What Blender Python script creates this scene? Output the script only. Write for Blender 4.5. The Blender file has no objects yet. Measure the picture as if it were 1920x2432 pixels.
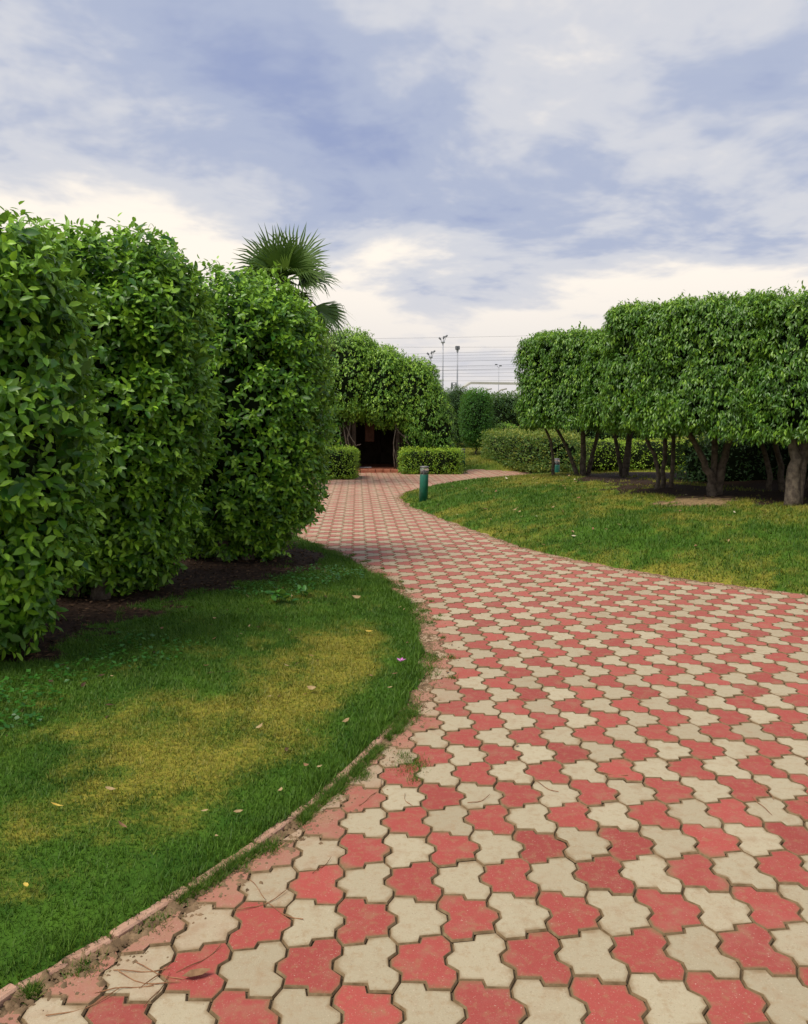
import bpy, math
import numpy as np
from mathutils import Vector, Matrix

# ------------------------------------------------------------------ scene, camera, light
sc = bpy.context.scene
COL = sc.collection
rng = np.random.default_rng(11)
R = math.radians

cam_d = bpy.data.cameras.new("camera")
cam = bpy.data.objects.new("camera", cam_d)
COL.objects.link(cam)
TILT = math.atan(213 / 1920.0)
cam.location = (0, 0, 1.6)
cam.rotation_euler = (math.pi / 2 - TILT, 0, 0)
cam_d.sensor_fit = 'VERTICAL'
cam_d.sensor_height = 24.0
cam_d.lens = 24.0 * 1920 / 2432
cam_d.clip_start = 0.05
cam_d.clip_end = 5000
sc.camera = cam

SUN_EL, SUN_AZ = R(60), R(-128)          # azimuth clockwise from +Y
SUN_STRENGTH, SUN_ANGLE = 1.5, R(28)
EXPOSURE = 1.4
SKY_GAIN = 0.80

sun_d = bpy.data.lights.new("sun", 'SUN')
sun_d.energy = SUN_STRENGTH
sun_d.angle = SUN_ANGLE
sun_d.color = (1.0, 0.925, 0.80)
sun = bpy.data.objects.new("sun", sun_d)
COL.objects.link(sun)
sdir = Vector((math.sin(SUN_AZ) * math.cos(SUN_EL), math.cos(SUN_AZ) * math.cos(SUN_EL), math.sin(SUN_EL)))
sun.rotation_euler = sdir.to_track_quat('Z', 'Y').to_euler()
sun.location = (0, 0, 40)

sc.view_settings.view_transform = 'Standard'
sc.view_settings.look = 'None'
sc.view_settings.gamma = 1.0
sc.view_settings.exposure = EXPOSURE
sc.view_settings.use_curve_mapping = False
sc.render.engine = 'CYCLES'
sc.cycles.max_bounces = 6
sc.cycles.diffuse_bounces = 3
sc.cycles.glossy_bounces = 2
sc.cycles.transmission_bounces = 4
sc.cycles.caustics_reflective = False
sc.cycles.caustics_refractive = False


class NT:
    """small node helper"""
    def __init__(self, tree):
        self.t = tree
        self.n = tree.nodes
        self.n.clear()

    def add(self, kind, **kw):
        nd = self.n.new(kind)
        for k, v in kw.items():
            setattr(nd, k, v)
        return nd

    def link(self, a, b):
        self.t.links.new(a, b)

    def put(self, sock, v):
        if hasattr(v, 'links') or hasattr(v, 'is_linked'):
            self.link(v, sock)
        else:
            sock.default_value = v

    def math(self, op, a, b=None, clamp=False):
        nd = self.add('ShaderNodeMath', operation=op)
        nd.use_clamp = clamp
        self.put(nd.inputs[0], a)
        if b is not None:
            self.put(nd.inputs[1], b)
        return nd.outputs[0]

    def mix(self, fac, a, b, blend='MIX'):
        nd = self.add('ShaderNodeMix', data_type='RGBA', blend_type=blend)
        self.put(nd.inputs[0], fac)
        self.put(nd.inputs[6], a if not isinstance(a, tuple) else (*a[:3], 1))
        self.put(nd.inputs[7], b if not isinstance(b, tuple) else (*b[:3], 1))
        return nd.outputs[2]

    def noise(self, vec, scale, detail=3, rough=0.55, dist=0.0):
        nd = self.add('ShaderNodeTexNoise')
        if vec is not None:
            self.link(vec, nd.inputs['Vector'])
        nd.inputs['Scale'].default_value = scale
        nd.inputs['Detail'].default_value = detail
        nd.inputs['Roughness'].default_value = rough
        nd.inputs['Distortion'].default_value = dist
        return nd.outputs['Fac']

    def ramp(self, fac, stops, interp='EASE'):
        nd = self.add('ShaderNodeValToRGB')
        cr = nd.color_ramp
        cr.interpolation = interp
        while len(cr.elements) < len(stops):
            cr.elements.new(0.5)
        for e, (p, c) in zip(cr.elements, stops):
            e.position = p
            e.color = (*c, 1) if len(c) == 3 else c
        self.link(fac, nd.inputs[0])
        return nd.outputs[0]

    def maprange(self, v, a, b, c=0.0, d=1.0, smooth=True):
        nd = self.add('ShaderNodeMapRange')
        nd.interpolation_type = 'SMOOTHSTEP' if smooth else 'LINEAR'
        self.put(nd.inputs[0], v)
        for i, x in zip((1, 2, 3, 4), (a, b, c, d)):
            nd.inputs[i].default_value = x
        return nd.outputs[0]


# world: clear sky seen through a broken, layered cloud deck
world = bpy.data.worlds.new("World")
sc.world = world
world.use_nodes = True
w = NT(world.node_tree)
wout = w.add('ShaderNodeOutputWorld')
bg = w.add('ShaderNodeBackground')
bg.inputs['Strength'].default_value = 0.1
sky = w.add('ShaderNodeTexSky')
sky.sky_type = 'NISHITA'
sky.sun_disc = False
sky.sun_elevation = SUN_EL
sky.sun_rotation = SUN_AZ
tc = w.add('ShaderNodeTexCoord')
sep = w.add('ShaderNodeSeparateXYZ')
w.link(tc.outputs['Generated'], sep.inputs[0])
zz = w.math('ADD', w.math('MAXIMUM', sep.outputs[2], 0.0), 0.16)
cmb = w.add('ShaderNodeCombineXYZ')
w.put(cmb.inputs[0], w.math('DIVIDE', sep.outputs[0], zz))
w.put(cmb.inputs[1], w.math('DIVIDE', sep.outputs[1], zz))
cmb.inputs[2].default_value = 19.2
mp = w.add('ShaderNodeMapping')
w.link(cmb.outputs[0], mp.inputs[0])
mp.inputs['Rotation'].default_value = (0, 0, R(-16))
mp.inputs['Scale'].default_value = (0.8, 0.8, 1)
mp.inputs['Location'].default_value = (0.35, 0.9, 0)
n_big = w.noise(mp.outputs[0], 0.85, 2, 0.5, 0.2)
n_mid = w.noise(mp.outputs[0], 2.1, 5, 0.55, 0.25)
n_fine = w.noise(mp.outputs[0], 6.0, 4, 0.6, 0.4)
cl = w.math('ADD', w.math('MULTIPLY', n_big, 0.56), w.math('MULTIPLY', n_mid, 0.46))
cl = w.math('ADD', cl, w.math('MULTIPLY', w.math('SUBTRACT', n_fine, 0.5), 0.11))
cl = w.math('ADD', cl, w.maprange(sep.outputs[2], 0.12, 0.52, 0.105, -0.03))
G = SKY_GAIN
ccol = w.ramp(cl, [(0.40, (1.50 * G, 1.78 * G, 2.75 * G)), (0.475, (2.10 * G, 2.36 * G, 3.10 * G)),
                   (0.54, (3.15 * G, 3.22 * G, 3.5 * G)), (0.63, (4.95 * G, 4.55 * G, 4.05 * G))])
hor = w.maprange(sep.outputs[2], 0.02, 0.20, 0.85, 0.0)
ccol = w.mix(hor, ccol, (3.50 * G, 3.38 * G, 3.42 * G))
cover = w.math('MULTIPLY', w.maprange(cl, 0.30, 0.48, 0.93, 1.0), 1.0)
skyc = w.mix(cover, sky.outputs[0], ccol)
w.link(skyc, bg.inputs['Color'])
w.link(bg.outputs[0], wout.inputs[0])

# ------------------------------------------------------------------ helpers


def vnoise(P, scale, seed=0):
    """value noise, numpy, P (n,3) -> 0..1"""
    P = np.asarray(P, float) * scale + seed * 17.31
    i = np.floor(P).astype(np.int64)
    f = P - i
    f = f * f * (3 - 2 * f)

    def h(a, b, c):
        n = (a * 374761393 + b * 668265263 + c * 2147483647 + seed * 144665) & 0x7fffffff
        n = ((n ^ (n >> 13)) * 1274126177) & 0x7fffffff
        n = (n ^ (n >> 16)) & 0xffff
        return n / 65535.0
    x, y, z = i[:, 0], i[:, 1], i[:, 2]
    fx, fy, fz = f[:, 0], f[:, 1], f[:, 2]
    def lx(b, c): return h(x, b, c) * (1 - fx) + h(x + 1, b, c) * fx
    def ly(c): return lx(y, c) * (1 - fy) + lx(y + 1, c) * fy
    return ly(z) * (1 - fz) + ly(z + 1) * fz


def fbm(P, scale, seed=0, octs=3):
    a, t, o = 1.0, 0.0, 0.0
    for k in range(octs):
        o = o + a * vnoise(P, scale * 2 ** k, seed + k)
        t += a
        a *= 0.5
    return o / t


def v3(xy, z=0.0):
    xy = np.asarray(xy, float)
    return np.column_stack([xy[:, 0], xy[:, 1], np.full(len(xy), z)])


def sstep(x, a, b):
    t = np.clip((x - a) / (b - a), 0, 1)
    return t * t * (3 - 2 * t)


def unit(v):
    return v / np.maximum(np.linalg.norm(v, axis=-1, keepdims=True), 1e-9)


def np_mesh(name, V, F, attrs=None, mat_idx=None, smooth=False):
    """mesh from numpy verts and an (m,k) face array"""
    me = bpy.data.meshes.new(name)
    V = np.ascontiguousarray(V, dtype=np.float32)
    F = np.ascontiguousarray(F, dtype=np.int32)
    m, k = F.shape
    me.vertices.add(len(V))
    me.vertices.foreach_set('co', V.ravel())
    me.loops.add(m * k)
    me.loops.foreach_set('vertex_index', F.ravel())
    me.polygons.add(m)
    me.polygons.foreach_set('loop_start', np.arange(0, m * k, k, dtype=np.int32))
    if smooth:
        me.polygons.foreach_set('use_smooth', np.ones(m, dtype=bool))
    if mat_idx is not None:
        me.polygons.foreach_set('material_index', np.ascontiguousarray(mat_idx, dtype=np.int32))
    me.update(calc_edges=True)
    for an, av in (attrs or {}).items():
        a = me.attributes.new(an, 'FLOAT', 'POINT')
        a.data.foreach_set('value', np.ascontiguousarray(av, dtype=np.float32))
    return me


class MB:
    """collects polygons of any size into one mesh"""
    def __init__(self):
        self.v, self.f, self.m = [], [], []

    def add(self, V, F, mi=0):
        o = len(self.v)
        self.v += [tuple(map(float, p)) for p in V]
        self.f += [tuple(int(i) + o for i in f) for f in F]
        self.m += [mi] * len(F)

    def box(self, c, s, rz=0.0, bev=0.0, mi=0):
        hx, hy, hz = s[0] / 2, s[1] / 2, s[2] / 2
        b = min(bev, hx * .9, hy * .9, hz * .9)
        ca, sa = math.cos(rz), math.sin(rz)
        def tr(p): return (c[0] + p[0] * ca - p[1] * sa, c[1] + p[0] * sa + p[1] * ca, c[2] + p[2])
        if b <= 0:
            V = [tr((x * hx, y * hy, z * hz)) for z in (-1, 1) for y in (-1, 1) for x in (-1, 1)]
            F = [(0, 2, 3, 1), (4, 5, 7, 6), (0, 1, 5, 4), (2, 6, 7, 3), (0, 4, 6, 2), (1, 3, 7, 5)]
            self.add(V, F, mi)
            return
        V = []
        rings = [(-hz, b), (-hz + b, 0), (hz - b, 0), (hz, b)]
        for z, ins in rings:
            x1, y1 = hx - ins, hy - ins
            k = b if ins == 0 else b * .4
            ring = [(-x1 + k, -y1), (x1 - k, -y1), (x1, -y1 + k), (x1, y1 - k), (x1 - k, y1), (-x1 + k, y1), (-x1, y1 - k), (-x1, -y1 + k)]
            V += [tr((px, py, z)) for px, py in ring]
        F = [tuple(range(7, -1, -1)), tuple(range(24, 32))]
        for r in range(3):
            for i in range(8):
                j = (i + 1) % 8
                F.append((r * 8 + i, r * 8 + j, r * 8 + 8 + j, r * 8 + 8 + i))
        self.add(V, F, mi)

    def tube(self, pts, rad, n=8, caps=True, mi=0, lump=0.0):
        pts = [Vector(p) for p in pts]
        if not hasattr(rad, '__len__'):
            rad = [rad] * len(pts)
        V, F = [], []
        up = Vector((0, 0, 1))
        side = None
        for i, p in enumerate(pts):
            d = (pts[min(i + 1, len(pts) - 1)] - pts[max(i - 1, 0)]).normalized()
            if side is None:
                ref = Vector((1, 0, 0)) if abs(d.z) > .7 else up
                side = d.cross(ref).normalized()
            else:
                side = (side - d * side.dot(d)).normalized()
            u2 = d.cross(side)
            for k in range(n):
                a = 2 * math.pi * k / n
                rr = rad[i] * (1 + (lump * (rng.random() - .5) if lump else 0))
                V.append(p + side * (math.cos(a) * rr) + u2 * (math.sin(a) * rr))
        for i in range(len(pts) - 1):
            for k in range(n):
                j = (k + 1) % n
                F.append((i * n + k, i * n + j, (i + 1) * n + j, (i + 1) * n + k))
        if caps:
            F.append(tuple(range(n - 1, -1, -1)))
            F.append(tuple(range((len(pts) - 1) * n, len(pts) * n)))
        self.add(V, F, mi)

    def lathe(self, prof, c, n=20, mi=0):
        V, F = [], []
        for r, z in prof:
            for k in range(n):
                a = 2 * math.pi * k / n
                V.append((c[0] + r * math.cos(a), c[1] + r * math.sin(a), c[2] + z))
        for i in range(len(prof) - 1):
            for k in range(n):
                j = (k + 1) % n
                F.append((i * n + k, i * n + j, (i + 1) * n + j, (i + 1) * n + k))
        F.append(tuple(range(n - 1, -1, -1)))
        F.append(tuple(range((len(prof) - 1) * n, len(prof) * n)))
        self.add(V, F, mi)

    def mesh(self, name, smooth=False):
        me = bpy.data.meshes.new(name)
        me.from_pydata(self.v, [], self.f)
        me.polygons.foreach_set('material_index', np.array(self.m, dtype=np.int32))
        if smooth:
            me.polygons.foreach_set('use_smooth', np.ones(len(self.f), dtype=bool))
        me.update()
        return me


def obj(name, me, mats=None, parent=None, loc=None):
    o = bpy.data.objects.new(name, me)
    COL.objects.link(o)
    if mats is not None and me is not None and len(me.materials) == 0:
        for m in (mats if isinstance(mats, (list, tuple)) else [mats]):
            me.materials.append(m)
    if parent is not None:
        o.parent = parent
    if loc is not None:
        o.location = loc
    return o


def tag(o, label=None, cat=None, group=None, kind=None):
    for k, v in (('label', label), ('category', cat), ('group', group), ('kind', kind)):
        if v:
            o[k] = v
    return o


def empty(name, loc, label=None, cat=None, group=None, kind=None):
    o = bpy.data.objects.new(name, None)
    COL.objects.link(o)
    o.location = loc
    o.empty_display_size = 0.2
    return tag(o, label, cat, group, kind)


# ------------------------------------------------------------------ materials
MATS = {}


def new_mat(name):
    m = bpy.data.materials.new(name)
    m.use_nodes = True
    t = NT(m.node_tree)
    out = t.add('ShaderNodeOutputMaterial')
    MATS[name] = m
    return m, t, out


def principled(t, out, base, rough=0.6, spec=0.4, metal=0.0, normal=None):
    b = t.add('ShaderNodeBsdfPrincipled')
    t.put(b.inputs['Base Color'], base if not isinstance(base, tuple) else (*base[:3], 1))
    t.put(b.inputs['Roughness'], rough)
    b.inputs['Specular IOR Level'].default_value = spec
    b.inputs['Metallic'].default_value = metal
    if normal is not None:
        t.link(normal, b.inputs['Normal'])
    t.link(b.outputs[0], out.inputs[0])
    return b


def bump(t, h, strength=0.4, dist=0.01):
    nd = t.add('ShaderNodeBump')
    nd.inputs['Strength'].default_value = strength
    nd.inputs['Distance'].default_value = dist
    t.link(h, nd.inputs['Height'])
    return nd.outputs[0]


def simple_mat(name, c1, c2, scale=6, rough=0.7, spec=0.3, metal=0.0, bmp=0.3, bdist=0.01, detail=4):
    m, t, out = new_mat(name)
    pos = t.add('ShaderNodeNewGeometry').outputs['Position']
    n = t.noise(pos, scale, detail, 0.6)
    base = t.mix(t.maprange(n, 0.3, 0.7), c1, c2)
    nb = t.noise(pos, scale * 4, 4, 0.6)
    principled(t, out, base, rough, spec, metal, bump(t, nb, bmp, bdist))
    return m


def leaf_mat(name, old, young, source='attr', rough=0.42, trans=0.28, spec=0.45):
    """leaf colour runs from mature to young along 'tone' (per leaf)"""
    m, t, out = new_mat(name)
    if source == 'attr':
        tone = t.add('ShaderNodeAttribute', attribute_name='tone').outputs['Fac']
    else:
        oi = t.add('ShaderNodeObjectInfo')
        sx = t.add('ShaderNodeSeparateColor')
        t.link(oi.outputs['Color'], sx.inputs[0])
        tone = sx.outputs[0]
    geo = t.add('ShaderNodeNewGeometry')
    n = t.noise(geo.outputs['Position'], 9.0, 2)
    tone = t.math('ADD', tone, t.math('MULTIPLY', t.math('SUBTRACT', n, 0.5), 0.22), clamp=True)
    mid = tuple(0.55 * a + 0.45 * b for a, b in zip(old, young))
    mid = (mid[0] * .85, mid[1] * .95, mid[2] * .8)
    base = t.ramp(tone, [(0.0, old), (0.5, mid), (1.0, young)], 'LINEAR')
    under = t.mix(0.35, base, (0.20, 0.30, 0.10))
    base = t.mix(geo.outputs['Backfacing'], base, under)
    b = t.add('ShaderNodeBsdfPrincipled')
    t.link(base, b.inputs['Base Color'])
    b.inputs['Roughness'].default_value = rough
    b.inputs['Specular IOR Level'].default_value = spec
    tr = t.add('ShaderNodeBsdfTranslucent')
    t.link(t.mix(0.5, base, (0.25, 0.42, 0.03)), tr.inputs['Color'])
    ms = t.add('ShaderNodeMixShader')
    ms.inputs[0].default_value = trans
    t.link(b.outputs[0], ms.inputs[1])
    t.link(tr.outputs[0], ms.inputs[2])
    t.link(ms.outputs[0], out.inputs[0])
    return m


LEAF_A = ((0.024, 0.11, 0.010), (0.33, 0.58, 0.04))
M_leaf = leaf_mat('hedge_leaf', *LEAF_A)
M_leaf_o = leaf_mat('hedge_leaf_single', *LEAF_A, source='obj')
M_ficus = leaf_mat('drooping_leaf', (0.036, 0.12, 0.012), (0.28, 0.47, 0.03), rough=0.4)
M_creeper = leaf_mat('creeper_leaf', (0.045, 0.15, 0.015), (0.34, 0.55, 0.05))
M_box = leaf_mat('box_hedge_leaf', (0.06, 0.18, 0.01), (0.42, 0.58, 0.03), rough=0.5)
M_lime = leaf_mat('lime_hedge_leaf', (0.16, 0.32, 0.02), (0.42, 0.55, 0.04), rough=0.5)
M_conifer = leaf_mat('conifer_spray', (0.014, 0.070, 0.010), (0.11, 0.31, 0.022), rough=0.6)
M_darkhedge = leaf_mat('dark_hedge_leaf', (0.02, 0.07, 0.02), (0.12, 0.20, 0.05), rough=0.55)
M_redhedge = leaf_mat('mixed_shrub_leaf', (0.030, 0.115, 0.014), (0.33, 0.33, 0.045), rough=0.55)
M_palm = leaf_mat('palm_leaf', (0.035, 0.085, 0.02), (0.17, 0.25, 0.05), rough=0.45, trans=0.2)
M_weed = leaf_mat('weed_leaf', (0.02, 0.10, 0.012), (0.10, 0.30, 0.03))
M_bark = simple_mat('bark', (0.06, 0.046, 0.036), (0.16, 0.128, 0.095), 14, 0.85, 0.2, 0, 0.8, 0.02)
M_vine = simple_mat('vine_bark', (0.075, 0.058, 0.045), (0.15, 0.12, 0.09), 12, 0.85, 0.2, 0, 0.6, 0.02)
M_core = simple_mat('inner_blocker', (0.005, 0.010, 0.003), (0.012, 0.02, 0.006), 12, 0.9, 0.1)  # for the solid added inside crowns to stop light and darken gaps


def grass_nodes(t, blade):
    """colour from 'dry', 'soil' and 'tone'"""
    dry = t.add('ShaderNodeAttribute', attribute_name='dry').outputs['Fac']
    geo = t.add('ShaderNodeNewGeometry')
    pos = geo.outputs['Position']
    n1 = t.noise(pos, 3.0, 4, 0.6)
    n2 = t.noise(pos, 40.0, 3, 0.6)
    green = t.mix(t.maprange(n1, 0.3, 0.7), (0.032, 0.088, 0.009), (0.068, 0.145, 0.014))
    straw = t.mix(t.maprange(n2, 0.35, 0.65), (0.15, 0.165, 0.018), (0.27, 0.235, 0.035))
    if blade:
        tone = t.add('ShaderNodeAttribute', attribute_name='tone').outputs['Fac']
        green = t.mix(tone, green, (0.135, 0.25, 0.022))
        straw = t.mix(tone, straw, (0.37, 0.32, 0.065))
        f = t.maprange(t.math('ADD', dry, t.math('MULTIPLY', t.math('SUBTRACT', tone, 0.5), 0.45)), 0.15, 0.95)
    else:
        f = t.maprange(t.math('ADD', dry, t.math('MULTIPLY', t.math('SUBTRACT', n2, 0.5), 0.5)), 0.2, 0.9)
    return t.mix(f, green, straw), n1, n2, pos


m, t, out = new_mat('grass_blades')
c, n1, n2, pos = grass_nodes(t, True)
b = t.add('ShaderNodeBsdfPrincipled')
t.link(c, b.inputs['Base Color'])
b.inputs['Roughness'].default_value = 0.55
b.inputs['Specular IOR Level'].default_value = 0.25
tr = t.add('ShaderNodeBsdfTranslucent')
t.link(c, tr.inputs['Color'])
ms = t.add('ShaderNodeMixShader')
ms.inputs[0].default_value = 0.3
t.link(b.outputs[0], ms.inputs[1])
t.link(tr.outputs[0], ms.inputs[2])
t.link(ms.outputs[0], out.inputs[0])
M_grass = m

m, t, out = new_mat('turf')
c, n1, n2, pos = grass_nodes(t, False)
soil = t.add('ShaderNodeAttribute', attribute_name='soil').outputs['Fac']
n3 = t.noise(pos, 22, 5, 0.65)
shaded_soilc = t.mix(t.maprange(n3, 0.3, 0.7), (0.016, 0.010, 0.007), (0.058, 0.034, 0.021))  # dark soil, with the deep shade under hedges and trees put into its colour
sand = t.add('ShaderNodeAttribute', attribute_name='sand').outputs['Fac']
shaded_soilc = t.mix(t.math('MULTIPLY', sand, t.maprange(n3, .35, .6, .4, 1.0)), shaded_soilc, (0.29, 0.20, 0.10))
c = t.mix(t.maprange(t.math('ADD', soil, t.math('MULTIPLY', t.math('SUBTRACT', n3, .5), .6)), 0.35, 0.65), c, shaded_soilc)
principled(t, out, c, 0.9, 0.1, 0, bump(t, t.noise(pos, 60, 4, 0.65), 0.7, 0.015))
M_turf = m

M_bed = simple_mat('bedding_soil', (0.085, 0.06, 0.034), (0.17, 0.12, 0.07), 9, 0.95, 0.1, 0, 0.6, 0.006)
M_ground = simple_mat('far_ground', (0.06, 0.10, 0.025), (0.14, 0.14, 0.06), 0.3, 0.95, 0.1, 0, 0.2, 0.02)


def paver_mat(name, ca, cb, dust_c, source):
    m, t, out = new_mat(name)
    if source == 'attr':
        tone = t.add('ShaderNodeAttribute', attribute_name='tone').outputs['Fac']
        bord = t.add('ShaderNodeAttribute', attribute_name='bord').outputs['Fac']
    else:
        oi = t.add('ShaderNodeObjectInfo')
        sx = t.add('ShaderNodeSeparateColor')
        t.link(oi.outputs['Color'], sx.inputs[0])
        tone, bord = sx.outputs[0], sx.outputs[1]
    pos = t.add('ShaderNodeNewGeometry').outputs['Position']
    base = t.mix(tone, ca, cb)
    big = t.noise(pos, 1.3, 3, 0.6)
    mid = t.noise(pos, 11, 4, 0.6)
    fine = t.noise(pos, 160, 3, 0.7)
    grit = t.noise(pos, 420, 2, 0.6)
    sp = t.add('ShaderNodeSeparateXYZ')
    t.link(pos, sp.inputs[0])
    # trodden dust: patchy, thicker along the left border and further down the path
    edge = t.add('ShaderNodeAttribute', attribute_name='edge')
    f = t.math('MULTIPLY', t.maprange(t.math('ADD', t.math('MULTIPLY', big, .5), t.math('MULTIPLY', mid, .6)), 0.50, 0.85), 0.32)
    f = t.math('ADD', f, t.maprange(sp.outputs[1], 3.0, 14, 0.06, 0.50))
    # 'bord': how close the block lies to the border of the paving
    nearb = t.maprange(t.math('ADD', bord, t.math('MULTIPLY', t.math('SUBTRACT', mid, .5), .7)), 0.35, 1.1, 0.0, 0.66)
    c = t.mix(f, base, dust_c)
    c = t.mix(nearb, c, (0.36, 0.225, 0.145))
    # water stains and speckle of the aggregate
    c = t.mix(t.math('MULTIPLY', t.maprange(mid, 0.50, 0.74), 0.34), c, (0.26, 0.16, 0.075))
    c = t.mix(t.maprange(fine, 0.60, 0.74, 0.0, 0.6), c, (0.62, 0.50, 0.37))
    c = t.mix(t.maprange(fine, 0.26, 0.42, 0.55, 0.0), c, (0.15, 0.09, 0.05))
    mot = t.noise(pos, 34, 4, 0.65)
    c = t.mix(t.maprange(mot, 0.48, 0.72, 0.0, 0.40), c, (0.30, 0.19, 0.09))
    rim = t.add('ShaderNodeAttribute', attribute_name='rim').outputs['Fac']
    rd = t.maprange(t.math('ADD', rim, t.math('MULTIPLY', t.math('SUBTRACT', mid, .5), 1.5)), 0.45, 1.15, 0.0, 0.62)
    c = t.mix(rd, c, (0.20, 0.125, 0.055))
    h = t.math('ADD', t.math('MULTIPLY', fine, 0.7), t.math('MULTIPLY', grit, 0.5))
    principled(t, out, c, 0.8, 0.25, 0, bump(t, h, 0.5, 0.003))
    return m


RED = ((0.27, 0.042, 0.034), (0.38, 0.066, 0.052))
CRM = ((0.34, 0.285, 0.182), (0.44, 0.38, 0.25))
DUSTR, DUSTC = (0.43, 0.215, 0.165), (0.44, 0.325, 0.225)
M_red_o = paver_mat('red_paver', *RED, DUSTR, 'obj')
M_red_a = paver_mat('red_paver_far', *RED, DUSTR, 'attr')
M_crm_o = paver_mat('cream_paver', *CRM, DUSTC, 'obj')
M_crm_a = paver_mat('cream_paver_far', *CRM, DUSTC, 'attr')
M_edge = simple_mat('paver_edge_grime', (0.14, 0.092, 0.045), (0.25, 0.175, 0.095), 26, 0.9, 0.15, 0, 0.5, 0.003)
M_kerb = simple_mat('kerb_concrete', (0.36, 0.20, 0.13), (0.47, 0.29, 0.20), 14, 0.85, 0.2, 0, 0.6, 0.005)

# ------------------------------------------------------------------ plan of the place (metres, camera above the origin)
EDGE_L = [(-2.6, -0.5), (-1.75, 1.0), (-1.14, 2.12), (-1.05, 2.22), (-0.87, 2.44), (-0.69, 2.76), (-0.48, 3.09), (-0.34, 3.43),
          (-0.13, 3.97), (-0.01, 4.37), (0.08, 4.87), (0.13, 5.49), (0.11, 6.14), (0.02, 6.96), (-0.16, 7.78),
          (-0.49, 8.81), (-0.89, 9.78), (-1.25, 10.6), (-1.7, 12.0), (-2.2, 14.5), (-2.6, 18.0), (-2.75, 21.0)]
POLY_L = np.array(EDGE_L + [(-12, 21.0), (-12, -0.5)])
EDGE_R = [(14.0, 4.2), (9.0, 5.2), (6.0, 6.2), (3.79, 7.45), (3.06, 7.97), (2.45, 8.67), (1.94, 9.44), (1.51, 10.35), (1.03, 11.97),
          (0.54, 13.81), (0.14, 15.39), (-0.06, 17.0), (0.04, 18.2), (0.6, 19.3), (2.0, 20.6), (3.9, 21.6), (7.0, 21.9), (14.0, 21.4)]
POLY_R = np.array(EDGE_R + [(20.0, 21.0), (20.0, 4.0)])
POLY_F = np.array([(1.95, 25.6), (2.05, 27.4), (2.5, 27.7), (3.7, 26.6), (5.2, 25.2), (8.0, 24.6), (30.0, 24.2), (60, 70), (-6, 70), (-6, 33), (1.6, 33)])


def inside(P, poly):
    x, y = P[:, 0], P[:, 1]
    r = np.zeros(len(P), bool)
    n = len(poly)
    for i in range(n):
        x1, y1 = poly[i]
        x2, y2 = poly[(i + 1) % n]
        if y1 == y2:
            continue
        c = ((y1 > y) != (y2 > y)) & (x < (x2 - x1) * (y - y1) / (y2 - y1) + x1)
        r ^= c
    return r


def sdist(P, poly):
    """distance to the polygon's border, positive inside"""
    P = np.asarray(P, float)[:, :2]
    d = np.full(len(P), 1e9)
    n = len(poly)
    for i in range(n):
        a, b = poly[i], poly[(i + 1) % n]
        ab = b - a
        t = np.clip(((P - a) @ ab) / (ab @ ab), 0, 1)
        d = np.minimum(d, np.linalg.norm(P - a - t[:, None] * ab, axis=1))
    return np.where(inside(P, poly), d, -d)


def ragged(P, s):
    """the turf creeps unevenly over the paving"""
    Q = v3(P[:, :2])
    k = 0.15 + 0.85 * np.maximum(sstep(P[:, 1], 3.9, 4.9), sstep(P[:, 0], 0.5, 1.0))
    return s + k * (0.20 * (fbm(Q, 2.3, 5) - 0.5) + 0.09 * (vnoise(Q, 11, 9) - 0.5))


def zl(P, s): return np.where(s > 0, 0.012 + 0.13 * (1 - np.exp(-np.maximum(s, 0) / 0.9)), np.maximum(s * 0.5, -0.05))
def zr(P, s):
    base = np.where(s > 0, 0.012 + 0.56 * (1 - np.exp(-np.maximum(s, 0) / 1.9)), np.maximum(s * 0.5, -0.05))
    return base + np.where(s > 0.3, 0.05 * (vnoise(v3(P[:, :2]), 0.9, 3) - 0.5), 0)
def zf(P, s): return np.where(s > 0, 0.012 + 0.62 * (1 - np.exp(-np.maximum(s, 0) / 3.5)), np.maximum(s * 0.5, -0.05))


def ground(x, y):
    P = np.array([[x, y]], float)
    z = -0.02
    for poly, fz in ((POLY_L, zl), (POLY_R, zr), (POLY_F, zf)):
        s = sdist(P, poly)
        if s[0] > 0:
            z = max(z, float(fz(P, s)[0]))
    return z


HEDGES = [(-3.06, 5.45), (-2.55, 6.85), (-1.72, 8.75)]
RTREES = {'D': (4.75, 12.4), 'E': (5.28, 10.95), 'C': (4.35, 13.6), 'B': (4.55, 16.6), 'A': (3.75, 16.9), 'G': (6.0, 12.6)}


def seg_d(P, a, b):
    a, b = np.array(a, float), np.array(b, float)
    ab = b - a
    t = np.clip(((P - a) @ ab) / (ab @ ab), 0, 1)
    return np.linalg.norm(P - a - t[:, None] * ab, axis=1)


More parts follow.
